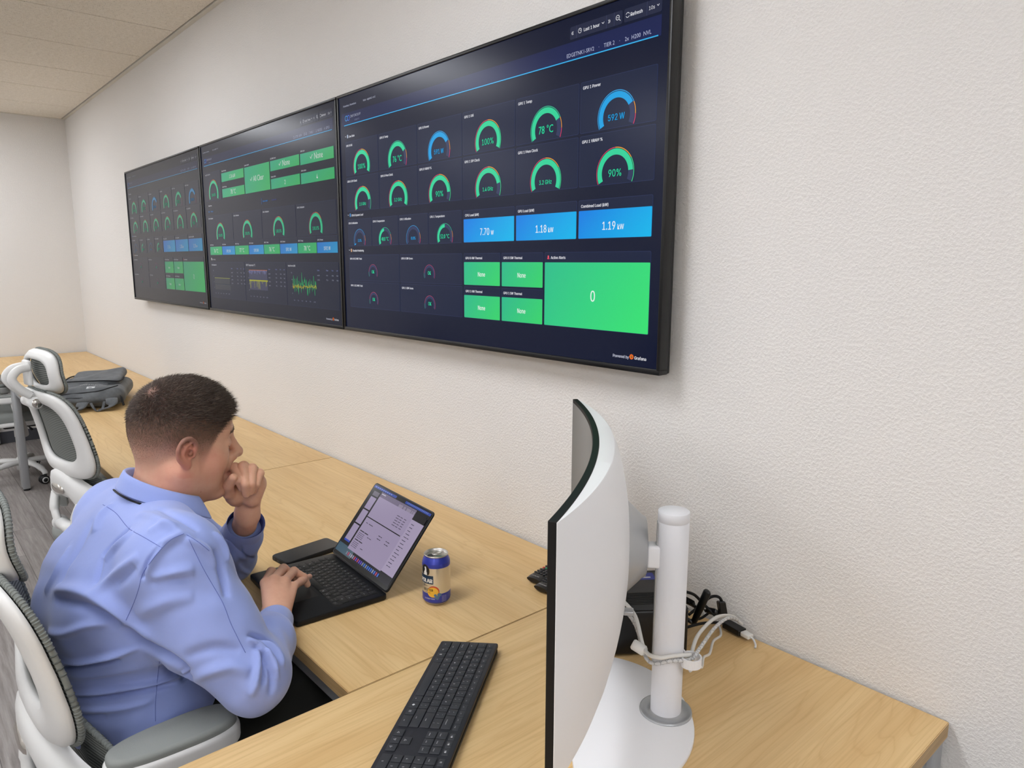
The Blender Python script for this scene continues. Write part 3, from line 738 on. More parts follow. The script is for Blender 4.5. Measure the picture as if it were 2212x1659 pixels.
f_hr = hand_fn(WR_R, R_MCP, R_PIP, R_DIP, R_TIP, R_TH, [.0098, .0102, .0096, .0085], [.0150, .0150, .0150, .0155], EL_R * .7 + WR_R * .3, (.034, .0265))
L_MCP = [at(*c2(1150, 985), 1.600), at(*c2(1215, 985), 1.605), at(*c2(1280, 1010), 1.610), at(*c2(1310, 1080), 1.612)]
L_PIP = [at(*c2(1085, 960), 1.555), at(*c2(1163, 948), 1.554), at(*c2(1240, 968), 1.560), at(*c2(1306, 1008), 1.572)]
L_DIP = [at(*c2(1128, 1070), 1.535), at(*c2(1182, 1108), 1.533), at(*c2(1232, 1105), 1.540), at(*c2(1276, 1108), 1.554)]
L_TIP = [at(*c2(1146, 1142), 1.545), at(*c2(1186, 1196), 1.543), at(*c2(1224, 1176), 1.549), at(*c2(1252, 1168), 1.562)]
L_TH = [at(*c2(1090, 1240), 1.600), at(*c2(1032, 1190), 1.562), at(*c2(1030, 1115), 1.535), at(*c2(1070, 1046), 1.518)]
f_hl0 = hand_fn(WR_L, L_MCP, L_PIP, L_DIP, L_TIP, L_TH, [.0102, .0104, .0100, .0088], [.0160, .0150, .0150, .0150], EL_L * .6 + WR_L * .4, (.030, .0265))
def f_hl(p): return smin(smin(f_hl0(p), s_cap(p, at(*c2(1085, 1215), 1.585), at(*c2(1135, 1120), 1.585), .019, .016), .006), s_cap(p, at(*c2(1240, 1230), 1.600), at(*c2(1290, 1120), 1.600), .020, .018), .014)
# shirt
def f_shirt_raw(p, o=0.0):
    mid = (SH_R + SH_L) / 2
    d = s_ell(p, (-.815, -1.030, .850), (.196, .128, .200), rot_m(math.radians(-14), 0, 0))
    d = smin(d, s_ell(p, (-.805, -1.020, .680), (.215, .150, .160)), .08)
    d = smin(d, s_cap(p, SH_R + V3(-.03, -.010, -.02), SH_L + V3(.03, -.010, -.02), .088, .088), .06)
    d = smin(d, s_cap(p, (-.70, -1.075, .90), (-.925, -1.075, .90), .078, .075), .06)
    for s_ in (SH_R, SH_L): d = smin(d, s_cap(p, NECK + V3(0, -.01, -.035), s_ + V3(0, 0, .005), .055, .066), .04)
    d = smin(d, s_ell(p, (-.815, -.960, .790), (.150, .120, .150)), .06)
    d = smin(d, s_chain(p, [(-1.00, -1.10, .865), (-.86, -1.135, .855), (-.73, -1.105, .850), (-.63, -1.05, .84)], [.030, .040, .040, .030], .03), .05)
    # right sleeve, roomy
    m1 = SH_R * .45 + EL_R * .55
    r = s_chain(p, [SH_R, m1 + V3(-.010, -.012, -.012), EL_R + V3(.0, -.006, -.004)], [.083, .076, .062], .03)
    fo = s_chain(p, [EL_R, EL_R * .45 + WR_R * .55, EL_R * .20 + WR_R * .80], [.058, .050, .040], .02)
    d = smin(d, smin(r, fo, .018), .030)
    d = smin(d, s_ell(p, SH_R * .62 + EL_R * .38 + V3(-.055, -.045, -.055), (.065, .05, .055)), .05)
    m2 = SH_L * .5 + EL_L * .5
    l = s_chain(p, [SH_L, m2, EL_L + V3(0, -.004, 0)], [.080, .070, .055], .03)
    fl = s_chain(p, [EL_L, EL_L * .45 + WR_L * .55, EL_L * .30 + WR_L * .70], [.052, .046, .041], .02)
    d = smin(d, smin(l, fl, .015), .025)
    return d - o
def f_shirt(p):
    d = f_shirt_raw(p)
    d = smax(d, -s_cap(p, NECK + V3(0, 0, .0), NECK + V3(.02, .03, .12), .050, .06), .012)
    return smax(d, .752 * 0 + (.565 - p[:, 2]), .02)
M['skin'] = mat('skin', '#c99a80', 0.5, spec=0.35, sss=0.12); n = N(M['skin'])
a_ = n.n('Attribute'); a_.attribute_name = 'Col'; v = n.coords(); g_ = n.noise(v, 90, 3, 0.6); g2 = n.noise(v, 900, 2, 0.6)
n.color(n.mix(n.ramp(g_, [(0.35, 0.0), (0.8, 0.22)]), a_.outputs['Color'], '#c27a66'))
n.bump(n.math('ADD', g2, n.math('MULTIPLY', g_, .3)), 0.16, 0.0008)
M['hair'] = mat('hair', '#46372f', 0.42, spec=0.5)
M['hair_side'] = mat('hair_side', '#75604f', 0.5, spec=0.35); M['hair_light'] = mat('hair_light', '#7b695c', 0.4, spec=0.5)
M['shirt'] = mat('shirt', '#8d9cd3', 0.72, spec=0.2, sheen=0.25); n = N(M['shirt'])
v = n.coords(); w1 = n.noise(v, 1400, 2, 0.6); w2 = n.noise(v, 26, 3, 0.5)
n.bump(n.math('ADD', n.math('MULTIPLY', w1, .12), w2), 0.22, 0.004)
M['shirt_seam'] = mat('shirt_seam', '#5a68ac', 0.8)
M['shirt_inner'] = mat('shirt_inner', '#3b4680', 0.8)
M['trousers'] = mat('trousers', '#1d1d1a', 0.85, spec=0.2)
M['black_cloth'] = mat('black_cloth', '#151515', 0.8)
M['ring_metal'] = mat('ring_metal', '#b9b4a8', 0.2, 1.0)
M['grey_button'] = mat('grey_button', '#8d8f94', .35)
M['nail'] = mat('nail', '#d9a594', 0.3, spec=0.5)
man = thing('person', 'man in light blue shirt seated at the laptop, fist held against his mouth', 'person', (-.80, -1.0, 0))
def world_child(o):
    """keeps world coordinates although the mesh hangs under the man"""
    o.matrix_parent_inverse = Matrix.Translation((.80, 1.0, 0)); return o
lo, hi = HEAD_C - V3(.17, .19, .205), HEAD_C + V3(.17, .17, .16)
HV, HF = surface(f_head, lo, hi, .0018)
RV, RF = surface(f_hr, np.minimum.reduce([WR_R, *R_MCP, *R_TIP, *R_TH]) - .045, np.maximum.reduce([WR_R, *R_MCP, *R_TIP, *R_TH]) + .05, .0015)
LV, LF = surface(f_hl, np.minimum.reduce([WR_L, *L_MCP, *L_TIP, *L_TH]) - V3(.05, .05, .07), np.maximum.reduce([WR_L, *L_MCP, *L_TIP, *L_TH]) + .03, .0015)
HIP = [V3(-.70, -1.02, .585), V3(-.90, -1.02, .585)]; KNEE = [V3(-.600, -.585, .575), V3(-.985, -.60, .565)]; ANK = [V3(-.60, -.50, .12), V3(-.99, -.50, .12)]
def f_legs(p, o=0.0):
    d = s_cap(p, HIP[0], HIP[1], .115, .115)
    for a, b, c in zip(HIP, KNEE, ANK): d = smin(d, s_chain(p, [a, b, c], [.100, .072, .052], .03), .04)
    return d - o
BV, BF = surface(lambda p: smin(f_shirt_raw(p, -.032), f_legs(p, -.012), .03), (-1.16, -1.24, .04), (-.36, -.40, 1.07), .010)
body = world_child(np_mesh('body', [(HV, HF, skin_col(HV), 0), (RV, RF, skin_col(RV, True), 0), (LV, LF, skin_col(LV, True), 0), (BV, BF, skin_col(BV, True), 0)], [M['skin']], man))
# shirt: surface, folds pressed into it
SV, SF = surface(f_shirt, (-1.20, -1.25, .55), (-.34, -.62, 1.12), .0032)
SV = smooth_v(SV, SF, 2, .5)
def bvh_of(V, F): return BVHTree.FromPolygons([tuple(v) for v in V], [tuple(f) for f in F])
SB = bvh_of(SV, SF)
def cast(px, py, B=None):
    v = Vector(ray(px, py)).normalized(); h = (B or SB).ray_cast(Vector(CAM), v); return None if h[0] is None else np.array(h[0])
def trace(pts, B=None, n=6):
    o = [cast(x, y, B) for x, y in spline([(a, b, 0) for a, b in pts], n) for x, y in [(x, y)]] if False else [cast(q[0], q[1], B) for q in spline([(a, b, 0) for a, b in pts], n)]
    return [q for q in o if q is not None]
# each fold: the line it runs along as seen in the photograph, width, height (+ ridge, - crease), end taper
FOLDS = [
 ([(262, 1350), (225, 1325), (175, 1300), (120, 1290)], .012, -.011), ([(120, 1278), (165, 1282), (220, 1303), (270, 1330), (330, 1378)], .016, .010),
 ([(270, 1352), (330, 1402), (392, 1442), (405, 1470)], .012, -.012),
 ([(278, 1142), (262, 1160), (238, 1185), (222, 1202)], .006, -.006), ([(285, 1148), (268, 1168), (246, 1192), (228, 1212)], .007, .005),
 ([(222, 1205), (212, 1235), (205, 1262)], .006, -.004), ([(300, 1200), (250, 1240), (200, 1290)], .010, .005), ([(292, 1222), (250, 1262)], .010, -.004),
 ([(398, 1156), (370, 1166), (345, 1185), (325, 1215), (312, 1245)], .009, .007), ([(352, 1176), (330, 1200), (315, 1225), (307, 1252)], .005, -.007),
 ([(400, 1166), (430, 1178), (452, 1196), (470, 1225)], .008, .006), ([(460, 1188), (474, 1215), (484, 1255), (490, 1290)], .008, -.007),
 ([(330, 1255), (380, 1238), (420, 1232)], .012, .005), ([(320, 1262), (370, 1252), (415, 1248)], .008, -.004), ([(300, 1330), (360, 1300), (420, 1290)], .014, .004),
 ([(420, 1470), (450, 1450), (500, 1440), (540, 1452)], .012, .006), ([(400, 1420), (460, 1400), (520, 1405)], .010, -.004),
 ([(535, 1378), (560, 1395), (590, 1430), (598, 1470)], .006, .005), ([(548, 1392), (575, 1420), (588, 1460), (583, 1500)], .006, -.006), ([(562, 1380), (596, 1408), (612, 1440)], .006, .005),
 ([(556, 1400), (560, 1430), (556, 1470), (542, 1505)], .007, .006), ([(566, 1410), (570, 1440), (566, 1480)], .005, -.006), ([(575, 1405), (582, 1430), (594, 1452)], .004, .004), ([(535, 1372), (556, 1376), (590, 1392), (610, 1416)], .005, -.005),
 ([(130, 1430), (180, 1428), (250, 1415), (300, 1398)], .006, .007), ([(130, 1442), (190, 1437), (260, 1426)], .008, -.006), ([(105, 1365), (140, 1368), (190, 1350), (240, 1345)], .008, .005),
 ([(150, 1460), (210, 1458), (300, 1440)], .008, .003), ([(155, 1500), (230, 1494), (300, 1480), (380, 1462), (415, 1452)], .006, .007), ([(155, 1510), (230, 1506), (300, 1492), (385, 1476)], .006, -.006),
 ([(170, 1535), (260, 1530), (330, 1512)], .007, .004), ([(170, 1548), (230, 1546)], .006, -.003), ([(340, 1430), (370, 1450), (400, 1462)], .008, -.004),
 ([(150, 1180), (120, 1240), (98, 1280)], .010, .004), ([(200, 1120), (170, 1180), (140, 1230), (130, 1262)], .012, -.004), ([(240, 1090), (215, 1120), (205, 1150)], .010, .005),
 ([(300, 1110), (340, 1120), (380, 1145), (420, 1165)], .010, .004), ([(340, 1098), (390, 1118), (430, 1146)], .008, -.004), ([(320, 1150), (350, 1135), (385, 1135)], .009, .003),
 ([(505, 1170), (525, 1200), (560, 1210)], .006, -.004), ([(500, 1190), (520, 1228), (545, 1240)], .006, .004), ([(478, 1155), (500, 1165), (520, 1190)], .006, -.005), ([(462, 1150), (480, 1180), (492, 1215)], .007, .005),
]
N0 = vnormals(SV, SF); camd = CAM - SV; facing = (N0 * camd).sum(1) > -0.02
disp = np.zeros(len(SV))
for pts, w, h in FOLDS:
    q = trace(pts)
    if len(q) < 3: continue
    q = np.array(q); box = (SV > q.min(0) - 3 * w).all(1) & (SV < q.max(0) + 3 * w).all(1) & facing
    idx = np.nonzero(box)[0]
    if not len(idx): continue
    best = np.full(len(idx), 9.0); tt = np.zeros(len(idx))
    for i in range(len(q) - 1):
        a, b = q[i], q[i + 1]; ba = b - a
        if np.linalg.norm(ba) > .05: continue
        t = np.clip(((SV[idx] - a) @ ba) / (ba @ ba + 1e-12), 0, 1); dd = np.linalg.norm(SV[idx] - a - t[:, None] * ba, axis=1)
        u = dd < best; best = np.where(u, dd, best); tt = np.where(u, (i + t) / (len(q) - 1), tt)
    disp[idx] += 1.9 * h * np.exp(-(best / (.88 * w)) ** 2) * np.sqrt(np.clip(np.sin(PI * tt), 0, 1) + .02)
lown = np.sin(SV[:, 0] * 38 + 4 * np.sin(SV[:, 2] * 23)) * np.sin(SV[:, 2] * 31 + 3 * np.sin(SV[:, 1] * 27)) * .0014
SV = SV + N0 * (disp + lown)[:, None]
shirt = world_child(np_mesh('shirt', [(SV, SF, None, 0)], [M['shirt'], M['shirt_seam']], man))
SB2 = bvh_of(SV, SF)
sm = MB()
for pts in ([(222, 1090), (250, 1108), (278, 1141), (310, 1160), (351, 1184)], [(397, 1153), (372, 1164), (350, 1184), (327, 1212), (308, 1240), (300, 1270), (290, 1300), (272, 1340)],
            [(403, 1155), (430, 1172), (452, 1190)], [(345, 1425), (340, 1470), (336, 1520), (336, 1558)], [(408, 1165), (440, 1230), (480, 1300), (500, 1350), (530, 1410)]):
    q = trace(pts, SB2, 8)
    if len(q) > 3: sm.tube(q, .0006, M['shirt_seam'], 5)
world_child(sm.build('seam', man))
# cuffs
def frame_of(axis, up=(0, 0, 1)):
    z = Vector(axis).normalized(); x = Vector(up).cross(z).normalized(); y = z.cross(x); return Matrix((x, y, z)).transposed().to_4x4()
def cuff(a, b, r0, r1, slit, nm='cuff'):
    mb = MB(); T = Matrix.Translation(Vector(a)) @ frame_of(np.asarray(b) - np.asarray(a)); L = float(np.linalg.norm(np.asarray(b) - np.asarray(a)))
    prof = [(r0 - .004, -.006), (r0 + .0005, .0), (r0 + .0015, .004), (r1 + .001, L - .003), (r1, L), (r1 - .0018, L - .0005), (r1 - .0022, L - .012), (r1 - .006, .01)]
    sg = 40; vs_, fs_ = [], []
    for k, (r, z) in enumerate(prof):
        for j in range(sg):
            w = 2 * PI * j / sg; rr = r * (1 + .05 * math.cos(2 * w + slit) + (.07 if k in (3, 4) else .02) * math.cos(w - slit)); vs_.append((rr * math.cos(w), rr * math.sin(w), z))
    fs_ = [(i * sg + j, i * sg + (j + 1) % sg, (i + 1) * sg + (j + 1) % sg, (i + 1) * sg + j) for i in range(len(prof) - 1) for j in range(sg)]
    mb.add(vs_, fs_[:4 * sg], M['shirt'], True, T); mb.add(vs_, fs_[4 * sg:], M['shirt_inner'], True, T)
    ring = [T @ Vector((math.cos(2 * PI * j / 24) * (r1 + .0005) * (1 + .05 * math.cos(4 * PI * j / 24 + slit) + .065 * math.cos(2 * PI * j / 24 - slit)), math.sin(2 * PI * j / 24) * (r1 + .0005) * (1 + .05 * math.cos(4 * PI * j / 24 + slit) + .065 * math.cos(2 * PI * j / 24 - slit)), L - .006)) for j in range(24)]
    return world_child(mb.build(nm, man))
cuff(EL_R * .36 + WR_R * .64, EL_R * .06 + WR_R * .94, .0400, .0370, 1.0)
cuff(EL_L * .42 + WR_L * .58, EL_L * .13 + WR_L * .87, .0420, .0400, 0.3)
# collar: band and folded leaf around the neck
yw = math.radians(78); fw = V3(math.cos(yw), math.sin(yw), 0); sd = V3(math.sin(yw), -math.cos(yw), 0)
NC = NECK + V3(.022, .016, .012)
def neck_pt(th, rx, ry, z): return NC + sd * (rx * math.sin(th)) - fw * (ry * math.cos(th)) + V3(0, 0, z)
rows = [[], [], [], [], []]
for k in range(61):
    th = -2.38 + 4.76 * k / 60; c_ = math.cos(th); e_ = max(0.0, (abs(th) - 1.75) / .75)
    tilt = .034 * c_
    rows[0].append(neck_pt(th, .065, .071, tilt - .012)); rows[1].append(neck_pt(th, .068, .073, tilt + .022)); rows[2].append(neck_pt(th, .073, .077, tilt + .023 - .004 * e_))
    rows[3].append(neck_pt(th, .083, .087 + .004 * e_, tilt + .002 - .006 * e_)); rows[4].append(neck_pt(th, .090, .094 + .014 * e_, tilt - .010 - .024 * e_))
mb = MB(); vs_ = [tuple(p) for r in rows for p in r]; mb.add(vs_, [(i * 61 + j, i * 61 + j + 1, (i + 1) * 61 + j + 1, (i + 1) * 61 + j) for i in range(4) for j in range(60)], M['shirt'], True)
col_o = world_child(mb.build('collar', man)); md = col_o.modifiers.new('s', 'SOLIDIFY'); md.thickness = .0018; md.offset = -1
md = col_o.modifiers.new('v', 'SUBSURF'); md.levels = md.render_levels = 1
mb = MB(); mb.tube(trace([(247, 1059), (261, 1070), (282, 1081), (304, 1089)], SB2, 4), .0042, M['black_cloth'], 8, flat=.5)
world_child(mb.build('lanyard', man))
bt_ = neck_pt(2.34, .092, .104, -.066); mb = MB(); mb.lathe([(0, .001), (.0045, .001), (.0055, 0), (.0045, -.001), (0, -.001)], M['grey_button'], 16, Matrix.Translation(Vector(bt_)) @ frame_of(sd * .6 + fw)); world_child(mb.build('collar_button', man))
# trousers and shoes
TV_, TF_ = surface(lambda p: smax(f_legs(p, .006), (.085 - p[:, 2]), .01), (-1.12, -1.18, .06), (-.46, -.40, .73), .008)
nn = vnormals(TV_, TF_); TV_ = TV_ + nn * (np.sin(TV_[:, 1] * 70 + 5 * np.sin(TV_[:, 0] * 30)) * .0022)[:, None]
world_child(np_mesh('trousers', [(TV_, TF_, None, 0)], [M['trousers']], man))
for a in ANK:
    f = lambda p: smax(smin(s_ell(p, a + V3(0, .085, -.075), (.047, .145, .045)), s_cap(p, a, a + V3(0, .01, -.06), .046, .045), .03), .004 - p[:, 2] + 0 * p[:, 0], .004)
    v_, f_ = surface(f, a + V3(-.08, -.09, -.13), a + V3(.08, .27, .06), .006); world_child(np_mesh('shoe', [(v_, f_, None, 0)], [M['black_cloth']], man))
# ring and nails on the left hand
a, b = L_PIP[2] * .62 + L_MCP[2] * .38, L_PIP[2] - L_MCP[2]
mb = MB(); T = Matrix.Translation(Vector(L_PIP[2] * .72 + L_MCP[2] * .28)) @ frame_of(b); mb.tube([T @ Vector((.0104 * math.cos(2 * PI * k / 32), .0104 * math.sin(2 * PI * k / 32), 0)) for k in range(32)], .0011, M['ring_metal'], 8, closed=True)
world_child(tag(mb.build('wedding_ring', man), 'plain metal band on the left ring finger'))
# hair: short strands over the scalp, longer and spiky on top
rs = np.random.RandomState(7)
def strands(name, sel, n_, lf, df, wd, mt, lift=.0):
    """sel: weight of every head vertex; lf length, df direction"""
    w = sel / sel.sum(); idx = rs.choice(len(HV), n_, p=w); P = HV[idx] + rs.normal(0, .0007, (n_, 3)); Nn = HN[idx]; q = to_head(P)
    L = lf(q, idx) * rs.uniform(.7, 1.2, n_); Dr = df(q, Nn); Dr = Dr + rs.normal(0, .11, (n_, 3)); Dr /= np.linalg.norm(Dr, axis=1)[:, None]
    B = np.cross(Dr, rs.normal(0, 1, (n_, 3))); B /= np.linalg.norm(B, axis=1)[:, None]; C = np.cross(Dr, B)
    bend = (Nn * -.22 + from_dir(V3(0, .35, -.1))) * .5; base = P - Nn * .0006
    midp = base + Dr * (L * .55)[:, None]; tip = base + (Dr + bend * .5) / 1.0 * L[:, None]
    W_ = (wd * rs.uniform(.7, 1.2, n_))[:, None]
    vs3 = []
    for k in range(3):
        w_ = 2 * PI * k / 3; o = B * math.cos(w_) + C * math.sin(w_); vs3 += [base + o * W_, midp + o * W_ * .75]
    V = np.stack(vs3 + [tip], 1).reshape(-1, 3); k7 = np.arange(n_)[:, None] * 7
    q4 = np.array([[0, 2, 3, 1], [2, 4, 5, 3], [4, 0, 1, 5]]); t4 = np.array([[1, 3, 6, 6], [3, 5, 6, 6], [5, 1, 6, 6]])
    F1 = (k7[:, None] + q4[None]).reshape(-1, 4); F2 = (k7[:, None] + t4[None]).reshape(-1, 4)[:, :3]
    me = bpy.data.meshes.new(name); F = [tuple(f) for f in F1] + [tuple(f) for f in F2]; me.from_pydata(V.tolist(), [], F); me.materials.append(mt)
    me.polygons.foreach_set('use_smooth', np.ones(len(F), bool)); o = new_obj(name, me, man); return world_child(o)
HN = vnormals(HV, HF)
def from_dir(d): return np.asarray(d, float) @ HEAD_R.T
hq = to_head(HV); mk, tp = hair_mask(hq); mk = mk * (np.abs(hq[:, 0]) < .0795); wh = V3(.020, -.062, .108); dw = np.linalg.norm(hq - wh, axis=1); xx = np.abs(hq[:, 0])
def dir_top(q, Nn):
    g = q - wh; g /= np.linalg.norm(g, axis=1)[:, None] + 1e-6; fwd = sstep(-.07, .0, q[:, 1])[:, None]
    d = Nn * .62 + from_dir(g * (1 - fwd) * .8 + V3(0, .75, .15) * fwd); return d / np.linalg.norm(d, axis=1)[:, None]
def dir_side(q, Nn): d = Nn * .35 + from_dir(np.stack([0 * q[:, 0], .15 + 0 * q[:, 0], -.9 + 0 * q[:, 0]], 1)); return d / np.linalg.norm(d, axis=1)[:, None]
strands('hair', mk * tp * (.35 + .65 * sstep(.004, .020, dw)) + 1e-9, 20000, lambda q, i: .006 + .011 * sstep(-.04, .08, q[:, 1]) + .002 * (rs.rand(len(q)) ** 4) * 4, dir_top, .00036, M['hair'])
lng = mk * sstep(.3, .9, tp) * sstep(.004, .02, dw)
strands('hair', lng + 1e-9, 2600, lambda q, i: .012 + .013 * sstep(-.05, .08, q[:, 1]), dir_top, .00034, M['hair'])
strands('hair', lng + 1e-9, 5000, lambda q, i: .009 + .011 * sstep(-.04, .08, q[:, 1]), dir_top, .00034, M['hair_light'])
strands('hair', mk * (1 - tp) * sstep(-.03, .05, hq[:, 2] + .12 * np.maximum(-hq[:, 1], 0)) + 1e-9, 34000, lambda q, i: .0018 + .0060 * sstep(.0, .075, q[:, 2]), dir_side, .00016, M['hair_side'])
mkbr = 1
br_ = sstep(.0055, .002, np.abs(hq[:, 2] - (.0345 + .10 * np.maximum(.03 - xx, -.02)))) * (xx > .012) * (xx < .050) * (hq[:, 1] > .05)
strands('eyebrow', br_ + 1e-12, 900, lambda q, i: .0060 + 0 * q[:, 0], lambda q, Nn: Nn * .08 + from_dir(np.stack([np.sign(q[:, 0]) * .9, -.3 + 0 * q[:, 0], .1 + 0 * q[:, 0]], 1)), .00022, M['hair'])
HB = bvh_of(HV, HF)
for sx in (-1, 1):
    lash = MB(); lp_ = [HB.ray_cast(Vector(from_head((sx * x, .13, z))), Vector(-from_dir((0, 1, 0))))[0] for x, z in ((.020, .0005), (.025, -.0015), (.031, -.0022), (.037, -.0015), (.0425, .0008), (.046, .0030))]; lash.tube([np.array(p_) for p_ in lp_ if p_ is not None], .0006, M['hair'], 6); world_child(lash.build('eyelash', man))

# ------------------------------------------------------------------ curved monitor on the near desk
M['white_plastic'] = mat('white_plastic', '#e9e9eb', 0.42, spec=0.4)
M['white_satin'] = mat('white_satin', '#dedee1', 0.5, spec=0.35)
M['grey_plastic'] = mat('grey_plastic', '#aeafb0', 0.35, 0.4)
M['black_plastic'] = mat('black_plastic', '#0c0c0d', 0.32, spec=0.45)
M['black_matte'] = mat('black_matte', '#0e0e0f', 0.6, spec=0.3)
M['dark_panel'] = mat('dark_panel', '#17191b', 0.22, spec=0.6)
MR, MHW, MHZ, MH = 1.6, .400, 1.228, .362
mon = thing('monitor', 'curved white monitor turned edge-on, standing on the nearest desk', 'monitor', (-.087, -.437, DESK_Z), math.radians(41.8))
# local frame: +X points to the back of the panel, -Y to its near end
def mp(t, off, z): th = t * MHW / MR; r = MR + off; return (r * math.cos(th) - MR, -r * math.sin(th), z - DESK_Z)
def grid(rows, closed=False):
    n = len(rows[0]); vs_ = [p for r in rows for p in r]; R_ = len(rows)
    fs_ = [(i * n + j, i * n + j + 1, ((i + 1) % R_) * n + j + 1, ((i + 1) % R_) * n + j) for i in range(R_ if closed else R_ - 1) for j in range(n - 1)]
    return vs_, fs_
TS = [-1 + 2 * k / 48 for k in range(49)]
z1, z0 = MHZ, MHZ - MH
fr = MB(); sec = [(0, z0), (0, z1), (.0115, z1), (.0115, z0)]
vs_, fs_ = grid([[mp(t, o, z) for t in TS] for o, z in sec], True); n_ = len(TS)
fs_ += [(0, n_, 2 * n_, 3 * n_), (n_ - 1, 4 * n_ - 1, 3 * n_ - 1, 2 * n_ - 1)]
fr.add(vs_, fs_, M['black_matte']); o = fr.build('front_frame', mon); b = o.modifiers.new('b', 'BEVEL'); b.width = .0012; b.segments = 2; b.limit_method = 'ANGLE'
sc_ = MB(); vs_, fs_ = grid([[mp(t * .985, -.0006, z) for t in TS] for z in (z0 + .014, z1 - .007)]); sc_.add(vs_, [f[::-1] for f in fs_], M['dark_panel'], True); sc_.build('screen', mon)
sh = MB(); rows = []
SS = [-1 + 2 * k / 20 for k in range(21)]
zs = lambda s: (z0 + z1) / 2 + s * (MH / 2 - .0012)
def bulge(t, s): return .0125 + (1 - abs(t) ** 2.2) * (.026 + .030 * (1 - s * s) ** .8)
rows.append([mp(t * .998, .0112, zs(1)) for t in TS])
rows.append([mp(t * .998, .0112 + (bulge(t, 1) - .0112) * .94, zs(1)) for t in TS])
for s in SS[::-1]: rows.append([mp(t * .998, bulge(t, s), zs(s) + (-.0012 if s == 1 else .0012 if s == -1 else 0)) for t in TS])
rows.append([mp(t * .998, .0112, zs(-1)) for t in TS])
vs_, fs_ = grid(rows); n2 = len(rows)
fs_ += [tuple(i * 49 for i in range(n2)), tuple(i * 49 + 48 for i in range(n2))[::-1]]
sh.add(vs_, fs_, M['white_plastic'], True); o = sh.build('back_shell', mon, auto=38)
gr = MB()
for k in range(22):
    t = -.42 + .84 * k / 21; th = .017
vs_, fs_ = grid([[mp(t * .5, o_, z1 + dz) for t in TS] for o_, dz in ((.024, -.0009), (.0245, .0004), (.0285, .0004), (.029, -.0009))]); gr.add(vs_, fs_, M['white_satin'], True); None
mz = 1.042 - DESK_Z
hs = MB(); hs.lathe([(.0, .098), (.048, .098), (.052, .096), (.055, .090), (.084, .060), (.092, .040)], M['grey_plastic'], 40, TR((0, 0, mz), ry=PI / 2)); hs.build('mount_housing', mon)
PX = .140; PY = -.031
ar = MB(); ar.box((.096, PY - .015, mz - .022), (PX - .018, PY + .015, mz + .018), M['white_plastic'], .005); ar.build('tilt_bracket', mon)
po = MB(); ph = 1.121 - DESK_Z
po.lathe([(.0268, .010), (.0266, ph - .0185), (.0262, ph - .018), (.0262, ph - .0174), (.0266, ph - .017), (.0266, ph - .001), (.0258, ph), (0, ph)], M['white_satin'], 48, TR((PX, PY, 0)))
po.box((PX - .0272, PY - .009, .10), (PX - .0255, PY + .009, ph - .022), M['grey_plastic']); po.build('pole', mon)
bs = MB()
out = []
for k in range(72):
    w = 2 * PI * k / 72; c_, s_ = math.cos(w), math.sin(w)
    out.append((.004 + (abs(c_) ** .92) * math.copysign(1, c_) * (.182 if c_ > 0 else .030), -.055 + s_ * .196))
bs.prism(out, 0.0, .0085, M['white_plastic'], .0025, smooth=True); bs.build('base', mon, auto=30)
cr = MB(); cr.lathe([(.026, .0125), (.029, .0095), (.034, .0088), (.039, .0098), (.0435, .0122), (.0455, .0118), (.0462, .0085)], M['silver'], 48, TR((PX, PY, 0))); cr.build('base_collar', mon)
jb = MB(); jb.box((.060, PY - .012, mz - .112), (.078, PY + .006, mz - .104), M['grey_plastic'], .002); jb.build('joystick', mon)
cl = MB(); cz = .855 - DESK_Z
arcp = [(PX + .020, PY - .018)] + [(PX + .036 + .017 * math.cos(w), PY - .026 + .017 * math.sin(w)) for w in [math.radians(a) for a in range(-150, 121, 15)]] + [(PX + .022, PY + .004)]
T = TR((0, 0, 0))
vs_ = []; fs_ = []
for i, (x, y) in enumerate(arcp):
    j = min(i + 1, len(arcp) - 1); h = max(i - 1, 0); dx, dy = arcp[j][0] - arcp[h][0], arcp[j][1] - arcp[h][1]; L = math.hypot(dx, dy); nx, ny = -dy / L * .0014, dx / L * .0014
    vs_ += [(x - nx, y - ny, cz), (x + nx, y + ny, cz), (x + nx, y + ny, cz + .016), (x - nx, y - ny, cz + .016)]
for i in range(len(arcp) - 1):
    for k in range(4): fs_.append((i * 4 + k, i * 4 + (k + 1) % 4, i * 4 + 4 + (k + 1) % 4, i * 4 + 4 + k))
cl.add(vs_, fs_, M['white_plastic'], False); cl.build('cable_clip', mon)
MW = mon.matrix_basis.copy()
MW = TR((-.087, -.437, DESK_Z), rz=math.radians(41.8))
mloc = lambda x, y, z: np.array(MW @ Vector((x, y, z - DESK_Z)))
# ------------------------------------------------------------------ mini computer behind the pole, its aerial and cables
M['pc_top'] = mat('pc_top', '#1c1d20', 0.42, spec=0.4); M['label_blue'] = mat('label_blue', '#27348c', 0.4); M['ink_white'] = mat('ink_white', '#d8d8dc', 0.6)
pc_a = math.atan2(.8, .6)   # its front runs along this heading
pc = thing('mini_computer', 'black box-shaped mini computer behind the monitor pole', 'computer', (-.054 - .1 * .6 - .095 * .8, -.17 - .1 * .8 + .095 * .6, DESK_Z), pc_a)
b_ = MB(); b_.box((-.1, -.095, .004), (.1, .095, .100), M['black_plastic'], .006); b_.build('case', pc)
b_ = MB(); b_.box((-.099, -.093, .099), (.099, .093, .1012), M['pc_top'], .001)
for k in range(9): b_.box((-.085, -.070 + k * .0062, .1011), (.085, -.0668 + k * .0062, .1019), M['black_matte'])
b_.build('lid', pc)
b_ = MB(); b_.box((.02, .045, .1010), (.070, .080, .1014), M['label_blue']); b_.box((.026, .064, .1012), (.052, .070, .1016), M['ink_white']); b_.box((.028, .054, .1012), (.060, .059, .1016), M['ink_white']); b_.build('sticker', pc)
